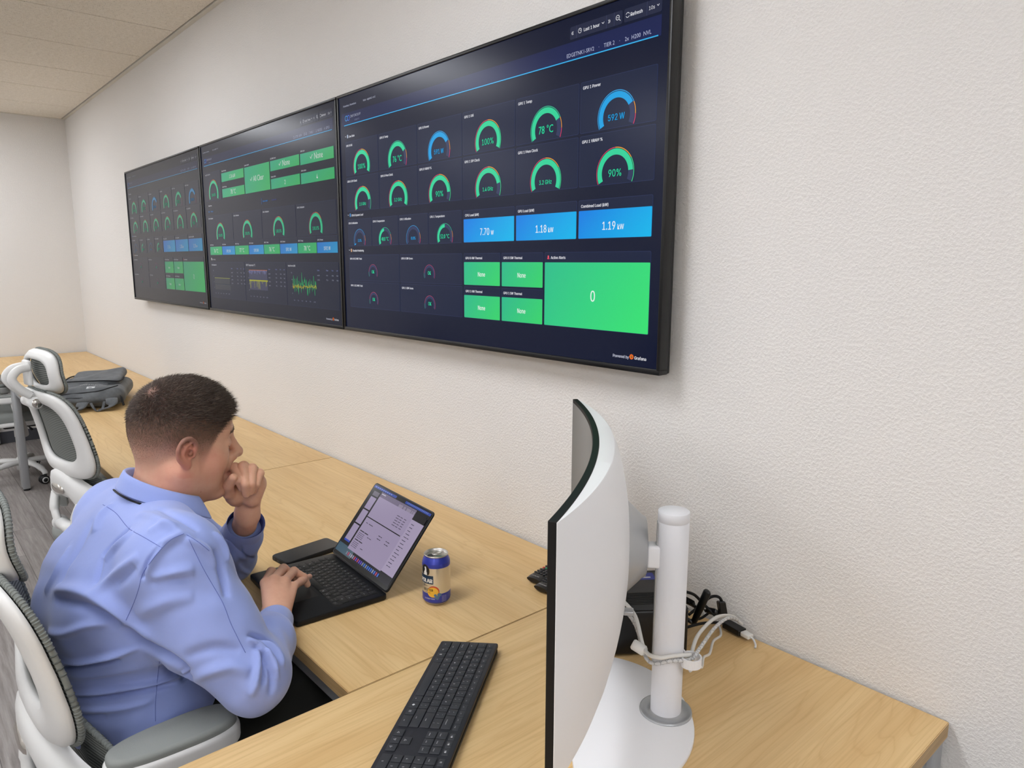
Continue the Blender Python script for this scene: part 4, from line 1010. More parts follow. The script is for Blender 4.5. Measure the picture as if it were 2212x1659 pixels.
for sx in (-.08, .08):
    for sy in (-.075, .075): b_ = MB(); b_.lathe([(0, 0), (.007, 0), (.007, .005), (0, .005)], M['black_matte'], 12, TR((sx, sy, 0))); b_.build('foot', pc)
p0, p1 = on(1497, 1347, 1, -.105), on(1529, 1276, 1, -.105)
b_ = MB(); b_.tube([p0, p0 * .9 + p1 * .1, p0 * .5 + p1 * .5, p1 * .96 + p0 * .04, p1], [.0055, .0068, .0085, .0088, .0062], M['black_plastic'], 14, flat=.62, up=(0, 1, 0)); b_.tube([mk_ for mk_ in (p0 + V3(-.022, .0, .004), p0 + V3(0, 0, .002))], .0048, M['black_plastic'], 12)
ao = b_.build('aerial', pc); ao.matrix_parent_inverse = TR((-.054 - .1 * .6 - .095 * .8, -.17 - .1 * .8 + .095 * .6, DESK_Z), rz=pc_a).inverted()
def cable(name, label, pts, r, mt, n=10, group=None, braid=False):
    mb = MB(); q = spline(pts, n); mb.tube(q, r, mt, 10); 
    if braid:
        for h_ in range(2):
            qq = []
            for i in range(len(q) * 3 - 2):
                u = i / 3; k = int(u); f = u - k; c_ = q[k] * (1 - f) + q[min(k + 1, len(q) - 1)] * f; t = q[min(k + 1, len(q) - 1)] - q[max(k - 1, 0)]; t = t / (np.linalg.norm(t) + 1e-9)
                a = np.cross(t, V3(.3, .2, .9)); a /= np.linalg.norm(a); b = np.cross(t, a); w = i * .9 * (1 if h_ else -1); qq.append(c_ + (a * math.cos(w) + b * math.sin(w)) * r * 1.02)
            mb.tube(qq, r * .22, M['grey_plastic'], 4)
    return tag(mb.build(name), label, 'cable', group)
M['cable_white'] = mat('cable_white', '#d9d7d2', 0.5); M['cable_braid'] = mat('cable_braid', '#cfcfcf', 0.5)
DZ = DESK_Z
clipc = mloc(PX + .036, PY - .026, .862)
cable('braided_cable', 'white braided cable held by the clip on the monitor pole, arching to the wall', [mloc(.055, .055, .905), mloc(.085, .030, .878), on(1400, 1427, 0, .02), mloc(PX + .004, PY - .036, .866), clipc + V3(0, 0, .004), on(1512, 1400, 1, -.33), on(1545, 1355, 1, -.16), on(1575, 1334, 1, -.08), on(1597, 1342, 1, -.02)], .0032, M['cable_braid'], braid=True)
cable('power_cable', 'smooth white cable with a fat plug, passing through the pole clip', [mloc(.060, .050, .915), mloc(.085, .025, .895), on(1392, 1402, 0, .01), on(1420, 1420, 0, .05), mloc(PX + .006, PY - .034, .874), clipc + V3(-.004, .004, .008), on(1492, 1418, 1, -.33), on(1508, 1372, 1, -.24), on(1545, 1335, 1, -.12), on(1580, 1331, 1, -.05), on(1602, 1348, 1, -.015)], .0036, M['cable_white'])
mb = MB(); a, b = on(1366, 1390, 0, -.012), on(1396, 1409, 0, .012); mb.tube([a, a * .9 + b * .1, b * .85 + a * .15, b], [.0075, .0095, .0095, .006], M['cable_white'], 20); tag(mb.build('cable_plug'), 'stubby white round plug behind the monitor panel', 'plug')
cable('thin_cable', 'thin kinked white cable dropping zigzag from the pole clip to the desk', [clipc + V3(.002, -.004, -.016), on(1508, 1436, 1, -.30), on(1516, 1441, 2, .80), on(1520, 1420, 2, .79), on(1533, 1412, 2, .775), on(1541, 1385, 2, .765), on(1557, 1372, 2, .755), on(1553, 1350, 2, .75), on(1546, 1336, 2, .75)], .0026, M['cable_white'], 5)
for k, (pts, r) in enumerate([
    ([on(1480, 1278, 1, -.10), on(1500, 1285, 1, -.08), on(1520, 1305, 1, -.06), on(1545, 1330, 1, -.05)], .0032),
    ([on(1484, 1355, 1, -.14), on(1520, 1346, 1, -.10), on(1562, 1345, 1, -.05)], .0030),
    ([on(1488, 1328, 1, -.10), on(1510, 1310, 1, -.07), on(1535, 1290, 1, -.05), on(1553, 1290, 1, -.03), on(1562, 1305, 1, -.02)], .0032),
    ([on(1486, 1300, 1, -.08), on(1515, 1318, 1, -.05), on(1540, 1320, 1, -.03), on(1556, 1330, 1, -.02)], .0036),
    ([on(1490, 1340, 1, -.10), on(1515, 1335, 1, -.06), on(1540, 1318, 1, -.04), on(1550, 1322, 1, -.02)], .0028)]):
    cable('black_cable', 'thin black cable in the tangle between the mini computer and the wall', pts, r, M['black_matte'], group='black cables behind the mini computer')
cable('video_cable', 'pale cable crossing behind the aerial of the mini computer', [on(1478, 1302, 1, -.07), on(1495, 1303, 1, -.06), on(1512, 1312, 1, -.05), on(1524, 1330, 1, -.05)], .0030, M['cable_white'])
def lump(name, lab, cat, px0, px1, y, r, mt, fl=.6):
    a, b = on(*px0, 1, y), on(*px1, 1, y); mb = MB(); mb.tube([a, a * .93 + b * .07, b * .93 + a * .07, b], [r * .8, r, r, r * .8], mt, 4, flat=fl, up=(0, 1, 0), smooth=False); o = mb.build(name); m_ = o.modifiers.new('b', 'BEVEL'); m_.width = .0012; m_.segments = 2; return tag(o, lab, cat)
lump('cable_connector', 'upright black cable connector leaning on the wall behind the aerial', 'connector', (1557, 1298), (1562, 1328), -.025, .0125, M['black_plastic'])
lump('cable_connector', 'black connector lying among the cables beside the aerial', 'connector', (1526, 1318), (1548, 1323), -.050, .0085, M['black_plastic'])
lump('cable_connector', 'black plug sticking out behind the monitor pole', 'connector', (1478, 1294), (1500, 1306), -.075, .009, M['black_plastic'])
# adapter with its white plug
ad = thing('usb_adapter', 'flat black adapter lying against the wall with a white plug in it', 'adapter', tuple(on(1584, 1356, 2, DZ + .012)[:2]) + (DZ + .002,), math.radians(-10))
b_ = MB(); b_.prism([(-.026, -.004), (-.020, -.012), (.024, -.012), (.026, -.010), (.026, .010), (.024, .012), (-.018, .012), (-.026, .004)], .004, .017, M['black_plastic'], .0015); b_.build('case', ad)
b_ = MB(); b_.box((.026, -.0085, .006), (.048, .0085, .0155), M['cable_white'], .002); b_.build('plug', ad)
b_ = MB(); b_.tube(spline([(.047, 0, .0105), (.056, -.001, .009), (.066, -.006, .003), (.070, -.012, .001)], 6), .0022, M['cable_braid'], 8); b_.build('lead', ad)

# ------------------------------------------------------------------ keyboards
M['key_cap'] = mat('key_cap', '#303237', 0.55, spec=0.35); M['key_legend'] = mat('key_legend', '#c9cacc', 0.7); M['kb_body'] = mat('kb_body', '#25262c', 0.5, spec=0.35)
M['lap_body'] = mat('lap_body', '#131417', 0.42, 0.25, 0.4); M['lap_key'] = mat('lap_key', '#0b0b0c', 0.5); M['lap_well'] = mat('lap_well', '#070708', 0.7)
def key(parent, name, x, y, w, d, z, h, leg, mt, sz, lt, top=.0008, two=False):
    mb = MB(); g = .0010
    mb.box((x + g, y + g, z), (x + w - g, y + d - g, z + h), mt, top, seg=2)
    zz = z + h + .00012
    if leg:
        if '\n' in leg:
            a, b = leg.split('\n'); mb.text(a, lt, sz * .8, (x + w / 2, y + d * .56, zz), None, 'CENTER'); mb.text(b, lt, sz * .8, (x + w / 2, y + d * .16, zz), None, 'CENTER')
        elif len(leg) > 2: mb.text(leg, lt, sz * .62, (x + w * .5, y + d * .30, zz), None, 'CENTER')
        else: mb.text(leg, lt, sz, (x + w / 2, y + d * .32, zz), None, 'CENTER')
    return mb.build(name, parent)
kb = thing('keyboard', 'full-size black keyboard lying diagonally on the nearest desk', 'keyboard', (-.412, -.532, DESK_Z), math.atan2(-.790, .6126))
KW, KD = .436, .122
kb.rotation_euler = (Matrix.Rotation(math.atan2(-.790, .6126), 3, 'Z') @ Matrix.Rotation(math.radians(3.6), 3, 'X')).to_euler()
b_ = MB(); b_.prism(rrect(0, 0, KW, KD, .005, 4), .0045, .0125, M['kb_body'], .0018, smooth=True)
b_.prism(rrect(.004, KD - .026, KW - .004, KD - .001, .004, 3), -.0058, .0085, M['kb_body'], .001); b_.prism(rrect(.004, .004, KW - .004, .016, .004, 3), .0002, .0085, M['kb_body'], .001); b_.build('case', kb, auto=35)
b_ = MB(); b_.box((.012, KD - .0016, .0022), (KW - .012, KD + .0002, .0042), M['black_matte']); b_.build('rear_slot', kb)
U = .01885; kz = .0118; X0 = .006; Y0 = .0075
ROWS = [(0, [('ctrl', 1.25), ('fn', 1), ('⊞', 1), ('alt', 1), ('', 6.0), ('alt', 1), ('◆', 1), ('▤', 1), ('ctrl', 1.75)]),
        (1, [('shift', 2.25)] + [(c, 1) for c in 'ZXCVBNM'] + [('<\n,', 1), ('>\n.', 1), ('?\n/', 1), ('shift', 2.75)]),
        (2, [('caps lock', 1.75)] + [(c, 1) for c in 'ASDFGHJKL'] + [(':\n;', 1), ('"\n\'', 1), ('enter', 2.25)]),
        (3, [('tab', 1.5)] + [(c, 1) for c in 'QWERTYUIOP'] + [('{\n[', 1), ('}\n]', 1), ('|\n\\', 1.5)]),
        (4, [('~\n`', 1)] + [(s_, 1) for s_ in ('!\n1', '@\n2', '#\n3', '$\n4', '%\n5', '^\n6', '&\n7', '*\n8', '(\n9', ')\n0', '_\n-', '+\n=')] + [('backspace', 2)])]
RD = .0188
for r, ks in ROWS:
    x = X0
    for leg, u in ks:
        key(kb, 'key', x, Y0 + r * RD, u * U, RD, kz, .0030, leg, M['key_cap'], .0062, M['key_legend']); x += u * U
FH = .0125; yf = Y0 + 5 * RD + .0012
x = X0
for i, leg in enumerate(['esc'] + ['f%d' % k for k in range(1, 13)] + ['print', 'break']):
    key(kb, 'key', x, yf, U, FH, kz, .0014, leg, M['key_cap'], .0046, M['key_legend']); x += U
xn = X0 + 15 * U + .0065
for i, leg in enumerate(('1◉', '2◉', '3◉')): key(kb, 'key', xn + i * U, yf, U, FH, kz, .0014, leg[:2], M['key_cap'], .0046, M['key_legend'])
for i, (a, b) in enumerate((('insert', 'delete'), ('home', 'end'), ('pg up', 'pg dn'))):
    key(kb, 'key', xn + i * U, Y0 + 4 * RD, U, RD, kz, .0030, a, M['key_cap'], .0060, M['key_legend']); key(kb, 'key', xn + i * U, Y0 + 3 * RD, U, RD, kz, .0030, b, M['key_cap'], .0060, M['key_legend'])
for i, leg in enumerate('◁▽▷'): key(kb, 'key', xn + i * U, Y0, U, RD, kz, .0030, leg, M['key_cap'], .0055, M['key_legend'])
key(kb, 'key', xn + U, Y0 + RD, U, RD, kz, .0030, '△', M['key_cap'], .0055, M['key_legend'])
xp = xn + 3 * U + .0065
for i, leg in enumerate(('▦', 'M', 'R', 'P')): key(kb, 'key', xp + i * U, yf, U, FH, kz, .0014, leg, M['key_cap'], .0046, M['key_legend'])
for r, ks in ((4, ('num', '/', '*', '-')), (3, ('7', '8', '9')), (2, ('4', '5', '6')), (1, ('1', '2', '3'))):
    for i, leg in enumerate(ks): key(kb, 'key', xp + i * U, Y0 + r * RD, U, RD, kz, .0030, leg, M['key_cap'], .0062, M['key_legend'])
key(kb, 'key', xp, Y0, 2 * U, RD, kz, .0030, '0', M['key_cap'], .0062, M['key_legend']); key(kb, 'key', xp + 2 * U, Y0, U, RD, kz, .0030, '.', M['key_cap'], .0062, M['key_legend'])
key(kb, 'key', xp + 3 * U, Y0 + 2 * RD, U, 2 * RD, kz, .0030, '+', M['key_cap'], .0062, M['key_legend']); key(kb, 'key', xp + 3 * U, Y0, U, 2 * RD, kz, .0030, 'enter', M['key_cap'], .0062, M['key_legend'])

# ------------------------------------------------------------------ laptop
lap = thing('laptop', 'open black laptop in front of the seated man, its screen showing a white document', 'laptop', (-.992, -.714, DESK_Z), math.radians(-3.4))
LW, LD = .3115, .226
b_ = MB(); b_.prism(rrect(0, 0, LW, LD, .010, 5), .0015, .0145, M['lap_body'], .0022, smooth=True)
for x in (.10, .118): b_.box((LW - .0012, x, .006), (LW + .0002, x + .012, .0095), M['black_matte'])
b_.box((LW - .0012, .165, .0055), (LW + .0002, .182, .0105), M['black_matte']); b_.box((LW - .0012, .048, .007), (LW + .0002, .078, .0092), M['black_matte']); b_.build('case', lap, auto=35)
b_ = MB(); b_.prism(rrect(LW / 2 - .065, .010, LW / 2 + .065, .092, .004, 4), .0144, .01462, M['lap_body']); o = b_.build('trackpad', lap)
b_ = MB(); b_.prism(rrect(.018, .100, LW - .018, .211, .003, 3), .0142, .01465, M['lap_well']); b_.build('key_well', lap)
b_ = MB(); b_.box((.022, LD - .0035, .0145), (LW - .022, LD - .001, .0165), M['lap_well'], .0006); b_.build('hinge', lap)
M['legend_dim'] = mat('legend_dim', '#c4c6ca', 0.7); M['lap_glass'] = mat('lap_glass', '#040405', 0.18, spec=0.25)
lu = (LW - .0385) / 14.5; lr = .0182; ly = .1015
LR = [[('fn', 1), ('⌃', 1), ('⌥', 1), ('⌘', 1.25), ('', 5), ('⌘', 1.25), ('⌥', 1)], [('⇧', 2.25)] + [(c, 1) for c in 'ZXCVBNM'] + [('<\n,', 1), ('>\n.', 1), ('?\n/', 1), ('⇧', 2.25)], [('⇪', 1.75)] + [(c, 1) for c in 'ASDFGHJKL'] + [(':\n;', 1), ('"\n\'', 1), ('return', 1.75)],
      [('tab', 1.5)] + [(c, 1) for c in 'QWERTYUIOP'] + [('{\n[', 1), ('}\n]', 1), ('|\n\\', 1)], [('~\n`', 1)] + [(s_, 1) for s_ in ('!\n1', '@\n2', '#\n3', '$\n4', '%\n5', '^\n6', '&\n7', '*\n8', '(\n9', ')\n0', '_\n-', '+\n=')] + [('delete', 1.5)], [('esc', 1.5)] + [('F%d' % k, 1) for k in range(1, 13)] + [('◌', 1)]]
for r, ks in enumerate(LR):
    x = .0195
    for leg, u in ks: key(lap, 'key', x, ly + r * lr, u * lu, lr, .0144, .0013, leg, M['lap_key'], .0058, M['legend_dim'], .0004); x += u * lu
for i, (dx, dy) in enumerate(((0, 0), (1, 0), (2, 0), (1, .5))): key(lap, 'key', .0195 + (11.5 + dx) * lu, ly + dy * lr, lu, lr / 2, .0144, .0013, '◂▾▸▴'[i], M['lap_key'], .004, M['legend_dim'], .0004)
lid = MB(); LHt = .2200
lid.prism(rrect(0, 0, LW, LHt, .010, 5), -.0045, 0, M['lap_body'], .0012, smooth=True)
LT = math.radians(90 - 39.0)
lo_ = lid.build('lid', lap, (0, LD - .004, .0175), (LT, 0, 0), auto=35)
b_ = MB(); b_.prism(rrect(.003, .004, LW - .003, LHt - .003, .008, 5), 0, .0003, M['lap_glass']); b_.build('screen_glass', lo_)
M['lap_glow'] = mat('lap_glow', '#040405', 0.18, spec=0.25); n = N(M['lap_glow']); q_ = n.n('Attribute'); q_.attribute_name = 'Col'; n.l(q_.outputs['Color'], n.b.inputs['Emission Color']); n.b.inputs['Emission Strength'].default_value = .62
ui = UI(LW - .014, LHt - .020, M['lap_glow']); rg = random.Random(2)
ui.lay(2); ui.quad(0, 0, 1, 1, '#0a0a12'); ui.lay(3); ui.quad(0, .965, 1, 1, '#3152b8'); ui.lay(5); ui.quad(.42, .96, .58, 1.0, '#020202')
ui.lay(3); ui.quad(0, .0, .30, .14, '#3a6078', '#58707c'); ui.quad(.30, 0, 1, .115, '#141420')
ui.lay(4); ui.quad(.0, .12, .97, .94, '#0d0c14'); ui.lay(5)
PG = '#b4a6c8'
_ut = ui.text
def _bt(t, u, v, h, c, *a, **k):
    x = u   # the writing on this screen is too small to read: rows of ink at word size
    for w_ in t.split(' '):
        L_ = len(w_) * h * .42 / ui.w
        if L_ > 0: ui.quad(x, v, x + L_, v + h * .34 / ui.h, c)
        x += L_ + h * .35 / ui.w
ui.text = _bt
for v0, v1 in ((.86, .925), (.66, .84), (.44, .64), (.19, .42)): ui.quad(.045, v0, .150, v1, PG if v0 < .86 else '#777080')
ui.quad(.045, .165, .150, .19, '#2c50d0')
ui.lay(6); ui.quad(.175, .585, .80, .955, PG); ui.quad(.175, .885, .80, .955, '#6d6678'); ui.quad(.175, .10, .80, .572, PG); ui.lay(5); ui.quad(.78, .115, .995, .83, '#c0b2d2')
ui.lay(7)
for x, w in ((.52, .07), (.605, .035), (.655, .075), (.74, .018), (.765, .03)): ui.quad(x, .885, x + w, .925, '#a59ab2', rad=.002)
ui.text('Document', .19, .925, .0065, '#e8e4f0')
for r in range(5):
    ui.text('Subtotal  amount', .58, .78 - r * .033, .0045, '#3a3448'); ui.text('$0,000', .70, .78 - r * .033, .0045, '#3a3448')
ui.text('Item', .22, .50, .0048, '#2a2438'); ui.text('Description', .27, .50, .0048, '#2a2438')
for r in range(2): ui.text('Total Qty', .50, .44 - r * .04, .005, '#221c30', bold=.0002); ui.text('Net Total', .64, .43 - r * .04, .005, '#221c30', bold=.0002)
ui.text('Delivery Details', .20, .375, .0068, '#1a1626', bold=.0003); ui.text('Billing Details', .20, .245, .0068, '#1a1626', bold=.0003)
for r in range(4):
    ui.text('address line of text', .20, .345 - r * .022, .0038, '#3a3448'); ui.text('name of the contact', .20, .215 - r * .022, .0038, '#3a3448')
ui.text('Terms listed', .36, .345, .0044, '#3a3448'); ui.text('Payment', .36, .18, .0044, '#3a3448')
for r in range(14): ui.text(rg.choice(('heading', 'section note', 'paragraph', 'list entry')), .83, .77 - r * .044, .0046, '#3c3650')
ui.quad(.80, .835, .99, .915, '#15131c')
for k in range(20): ui.quad(.20 + k * .031, .022, .222 + k * .031, .068, rg.choice(('#9aa0b8', '#4a78d8', '#c05070', '#6a58c8', '#8890a0', '#3f88d0', '#b9b4c4')), rad=.0015)
for k in range(16): ui.quad(.62 + k * .022, .978, .628 + k * .022, .99, '#a8b8e8')
for k in range(9): ui.quad(.03 + k * .036, .978, .052 + k * .036, .988, '#a8b8e8')
ui.mb.build('display', lo_, (.007, .013, 0))
# phone beyond the laptop
ph_ = thing('phone', 'black phone in a thick case lying left of the laptop', 'phone', (-1.078, -.622, DESK_Z), math.radians(6.5))
b_ = MB(); b_.prism(rrect(0, 0, .083, .176, .012, 6), .0, .0125, M['black_matte'], .003, smooth=True); b_.build('case', ph_, auto=40)
b_ = MB(); b_.prism(rrect(.003, .003, .080, .173, .010, 6), .0124, .0130, M['dark_panel']); b_.build('screen', ph_)
b_ = MB(); b_.box((.016, -.0004, .004), (.024, .0006, .0085), M['kb_body'], .0002); b_.box((.034, -.0004, .004), (.046, .0006, .0085), M['kb_body'], .0002); b_.build('port', ph_)
# ------------------------------------------------------------------ remotes
for k, (px_, py_, rz_, lab) in enumerate(((-.515, -.105, 9, 'black remote control with coloured buttons, left of the pair behind the monitor'), (-.462, -.125, 5, 'black remote control half hidden behind the monitor, right of its twin'))):
    r_ = thing('remote_control', lab, 'remote control', (px_, py_, DESK_Z), math.radians(rz_))
    b_ = MB(); rows = []
    for j in range(13):
        y = -.083 + .166 * j / 12; s_ = math.sqrt(max(0, 1 - (abs(j - 6) / 6.02) ** 8)); rows.append([(.0235 * (.86 + .14 * s_) * math.cos(w) if True else 0, y, .0115 + (.0115 if math.sin(w) < 0 else .0075) * math.sin(w) * (.55 + .45 * s_)) for w in [2 * PI * i / 20 for i in range(21)]])
    vs_, fs_ = grid(rows); fs_ += [tuple(range(20)), tuple(12 * 21 + i for i in range(20))[::-1]]; b_.add(vs_, [f[::-1] for f in fs_], M['black_plastic'], True); b_.build('case', r_, auto=50)
    for i in range(11):
        for c in range(4):
            mb = MB(); ccol = {(3): ['#c03030', '#208a60', '#d8962a', '#3060b0'][c]}.get(i)
            mm = M.setdefault('btn%s' % ccol, mat('button', ccol, .5)) if ccol else M['kb_body']
            mb.box((-.017 + c * .0093, -.058 + i * .0115, .0185), (-.0115 + c * .0093, -.0525 + i * .0115, .0205), mm, .0008)
            mb.build('button', r_)
    b_ = MB(); b_.text('SAMSUNG', M['ink_white'], .0062, (0, -.076, .0193), None, 'CENTER', sx=1.1); b_.build('lettering', r_)
# ------------------------------------------------------------------ drink can
M['can_metal'] = mat('can_metal', '#cbc8c2', 0.34, 1.0); M['can_silver'] = mat('can_silver', '#e0dbd0', 0.24, 0.8); M['can_blue'] = mat('can_blue', '#3a44a8', 0.28, 0.35, 0.5)
M['can_black'] = mat('can_black', '#16181c', 0.4); M['can_navy'] = mat('can_navy', '#1d3a58', 0.35, .2); M['can_white'] = mat('can_white', '#e4e2dc', 0.4); M['can_brown'] = mat('can_brown', '#4b3a20', 0.4, .2)
M['can_red'] = mat('can_red', '#c8452c', 0.4); M['can_yellow'] = mat('can_yellow', '#ecb53a', 0.4); M['can_berry'] = mat('can_berry', '#52718c', 0.4)
CR = .0331; can = thing('drink_can', 'opened blue and silver drink can standing right of the laptop', 'can', (-.588, -.421, DESK_Z))
prof = [(.0, .006), (.018, .004), (.0225, .0008), (.0245, .0), (.0262, .0012), (.0300, .0070), (.0325, .0110), (CR, .0150), (CR, .0320), (CR, .0940), (CR, .0985), (.0325, .1035), (.0305, .1095), (.0282, .1150), (.0272, .1175)]
mm = [M['can_metal']] * 5 + [M['can_blue']] * 2 + [M['can_blue'], M['can_silver'], M['can_blue'], M['can_blue'], M['can_blue'], M['can_blue'], M['can_blue']]
b_ = MB(); b_.lathe(prof, None, 64, mf=lambda i: mm[i]); o = b_.build('body', can)
b_ = MB(); b_.lathe([(.0272, .1172), (.0285, .1182), (.0287, .1200), (.0278, .1210), (.0266, .1205), (.0260, .1180), (.0255, .1162), (.0245, .1158), (.0235, .1170), (0, .1170)], M['can_metal'], 48); o = b_.build('lid', can)
vd = math.atan2(CAM[1] + .421, CAM[0] + .588)     # heading of the camera seen from the can
hole = MB(); T = TR((0, 0, 0), rz=vd - math.radians(62)); hole.prism([(.0125 + .0095 * math.cos(w), .0080 * math.sin(w)) for w in [2 * PI * k / 24 for k in range(24)]], .1171, .1175, M['can_black'], T=T); hole.build('opening', can)
tb = MB(); T = TR((0, 0, .1182), rz=vd - math.radians(62) + PI, ry=math.radians(-6)); ring = [(.004 + .0115 * math.cos(w), .0072 * math.sin(w)) for w in [2 * PI * k / 24 for k in range(24)]]
tb.tube([(x, y, .001) for x, y in ring], .0013, M['can_metal'], 8, closed=True, T=T); tb.box((-.009, -.0055, .0), (.004, .0055, .0014), M['can_metal'], .0005, T=T); tb.build('pull_tab', can)
def wrap(mb, pts, fs, mt, a0, z0, lift=.00015, R_=None):
    """flat artwork (x to the right, y up) laid on the can's wall"""
    mb.add([((CR + lift) * math.cos(a0 + x / CR), (CR + lift) * math.sin(a0 + x / CR), z0 + y) for x, y in pts], fs, mt)
def wtext(mb, t, size, a0, z0, mt, lift, sx=1.0, al='LEFT'):
    v_, f_ = text_mesh(t); w = max(p[0] for p in v_) * size * sx; dx = {'LEFT': 0, 'RIGHT': -w, 'CENTER': -w / 2}[al]; wrap(mb, [(p[0] * size * sx + dx, p[1] * size) for p in v_], f_, mt, a0, z0, lift)
def wrect(mb, x0, y0, x1, y1, mt, a0, z0, lift, slope=0.0):
    n_ = max(2, int(abs(x1 - x0) / .002)); P_ = []; F_ = []
    for k in range(n_ + 1):
        x = x0 + (x1 - x0) * k / n_; s_ = slope * x; P_ += [(x, y0 + s_), (x, y1 + s_)]
    F_ = [(2 * k, 2 * k + 2, 2 * k + 3, 2 * k + 1) for k in range(n_)]; wrap(mb, P_, F_, mt, a0, z0, lift)
def wdisc(mb, x, y, rx, ry, mt, a0, z0, lift, a=0, b=360):
    P_ = [(x + rx * s_ * math.cos(math.radians(a + (b - a) * k / 28)), y + ry * s_ * math.sin(math.radians(a + (b - a) * k / 28))) for s_ in (.001, .2, .4, .6, .8, 1) for k in range(29)]
    wrap(mb, P_, [(i * 29 + k, (i + 1) * 29 + k, (i + 1) * 29 + k + 1, i * 29 + k + 1) for i in range(5) for k in range(28)], mt, a0, z0, lift)
A0 = vd - math.radians(12)      # right end of the front artwork (x to the left is negative)
g = MB()
wrect(g, -.060, .058, .0, .0585, M['can_black'], A0, 0, .0002); wdisc(g, -.022, .087, .0125, .0150, M['can_brown'], A0, 0, .0002); wdisc(g, -.0225, .087, .0110, .0135, M['can_black'], A0, 0, .0003)
wdisc(g, -.0215, .080, .0050, .0075, M['can_white'], A0, 0, .0004); wdisc(g, -.0205, .089, .0026, .0060, M['can_white'], A0, 0, .0004); wdisc(g, -.0215, .0945, .0026, .0022, M['can_white'], A0, 0, .0004)
wrect(g, -.062, .0555, .0, .0770, M['can_white'], A0, 0, .00045); wrect(g, -.062, .0560, -.0005, .0765, M['can_black'], A0, 0, .0005); wrect(g, -.061, .0575, -.0015, .0745, M['can_navy'], A0, 0, .00055)
wtext(g, 'POLAR', .0205, A0, .0590, M['can_white'], .0007, .60, 'RIGHT') if False else None
[wtext(g, 'POLAR', .0185, A0 - (.0022 + d_) / CR, .0592, M['can_white'], .0008 + d_ * .05, .80, 'RIGHT') for d_ in (0, .0005, .0010, .0015)]
wtext(g, 'PREMIUM', .0042, A0 - .016 / CR, .0495, M['can_black'], .0003, .9, 'RIGHT')
wdisc(g, -.0005, .0380, .0140, .0135, M['can_red'], A0, 0, .0003); wdisc(g, -.0020, .0360, .0135, .0125, M['can_yellow'], A0, 0, .0004)
[wtext(g, 'SELTZER', .0105, A0 - (.001 + d_) / CR, .0388, M['can_black'], .0008 + d_ * .4, .85, 'RIGHT') for d_ in (0, .0003)]; wtext(g, 'calorie free', .0045, A0 - .008 / CR, .0335, M['can_black'], .0006, .9, 'RIGHT')
wrect(g, -.062, .0120, .031, .0295, M['can_blue'], A0, 0, .00025); wrect(g, .033, .0145, .070, .0185, M['can_blue'], A0, 0, .0002)
for x, y in ((.006, .024), (.011, .0265), (.004, .029), (.012, .031), (.009, .0215), (.0150, .0300)): wdisc(g, x, y, .0035, .0034, M['can_berry'], A0, 0, .0006 + x * .01)
wtext(g, 'BLUEBERRY MANGO', .0062, A0 + .003 / CR, .0185, M['can_white'], .0009, .62, 'RIGHT')
for k in range(6): wtext(g, 'contains no juice', .0022, A0 + .0190 / CR, .0255 - k * .0026, M['can_white'], .0005, 1.0)
g.build('printed_label', can)
# ------------------------------------------------------------------ backpack
M['pack_cloth'] = mat('pack_cloth', '#5a5d60', 0.9, spec=0.15, sheen=.2); n = N(M['pack_cloth']); v = n.coords(); n.color(n.ramp(n.noise(v, 14, 4, .6), [(.3, '#4a4d50'), (.75, '#6a6d70')])); n.bump(n.noise(v, 500, 2, .5), .2, .001)
M['pack_dark'] = mat('pack_dark', '#15161a', 0.8); M['pack_print'] = mat('pack_print', '#c9cbcd', 0.7)
PKR = math.radians(-20)
pk = thing('backpack', 'grey fabric backpack lying flat on the long desk beyond the man', 'backpack', (-3.90, -.50, DESK_Z), PKR)
def f_pack(p):
    d = s_box(p, (0, 0, .062), (.24, .20, .050), .045); d = smin(d, s_ell(p, (-.05, .02, .088), (.19, .15, .052)), .04)
    d = smin(d, s_ell(p, (.17, .0, .055), (.12, .19, .040)), .04)
    d = d + .004 * np.sin(p[:, 0] * 31 + 2 * np.sin(p[:, 1] * 22)) * np.sin(p[:, 1] * 26 + 1.3)
    return smax(d, .004 - p[:, 2], .006)
v_, f_ = surface(f_pack, (-.30, -.26, -.02), (.33, .26, .18), .008); v_ = smooth_v(v_, f_, 2)
np_mesh('main_compartment', [(v_, f_, None, 0)], [M['pack_cloth']], pk); PB = bvh_of(v_, f_)
def f_flap(p):
    d = s_box(p, (-.06, .035, .118), (.175, .135, .024), .022, rot_m(math.radians(4), math.radians(5), 0)); return d + .003 * np.sin(p[:, 0] * 24 + 3 * p[:, 1]) * np.sin(p[:, 1] * 33)
v_, f_ = surface(f_flap, (-.29, -.15, .06), (.18, .22, .18), .007); np_mesh('top_flap', [(v_, f_, None, 0)], [M['pack_cloth']], pk)
def f_pocket(p): return s_box(p, (.16, -.03, .090), (.085, .150, .020), .018, rot_m(0, math.radians(16), 0)) + .003 * np.sin(p[:, 1] * 28)
v_, f_ = surface(f_pocket, (.03, -.21, .03), (.29, .16, .15), .007); np_mesh('front_pocket', [(v_, f_, None, 0)], [M['pack_cloth']], pk)
b_ = MB(); T = TR((.232, -.028, .098), rz=PI / 2, rx=math.radians(0)); 
b_.text('COMPUTING', M['pack_print'], .026, (0, 0, 0), TR((.142, .110, .1145), rz=PI / 2 + PI, ry=0) @ Matrix.Scale(1, 4), 'LEFT', sx=1.15)
b_.add([(.178, .02, .2), (.212, .02, .2), (.212, .06, .2), (.178, .06, .2)], [(0, 1, 2, 3)], M['pack_print']); b_.add([(.184, .03, .2), (.206, .03, .2), (.206, .048, .2), (.184, .048, .2)], [(0, 1, 2, 3)], M['pack_dark'])
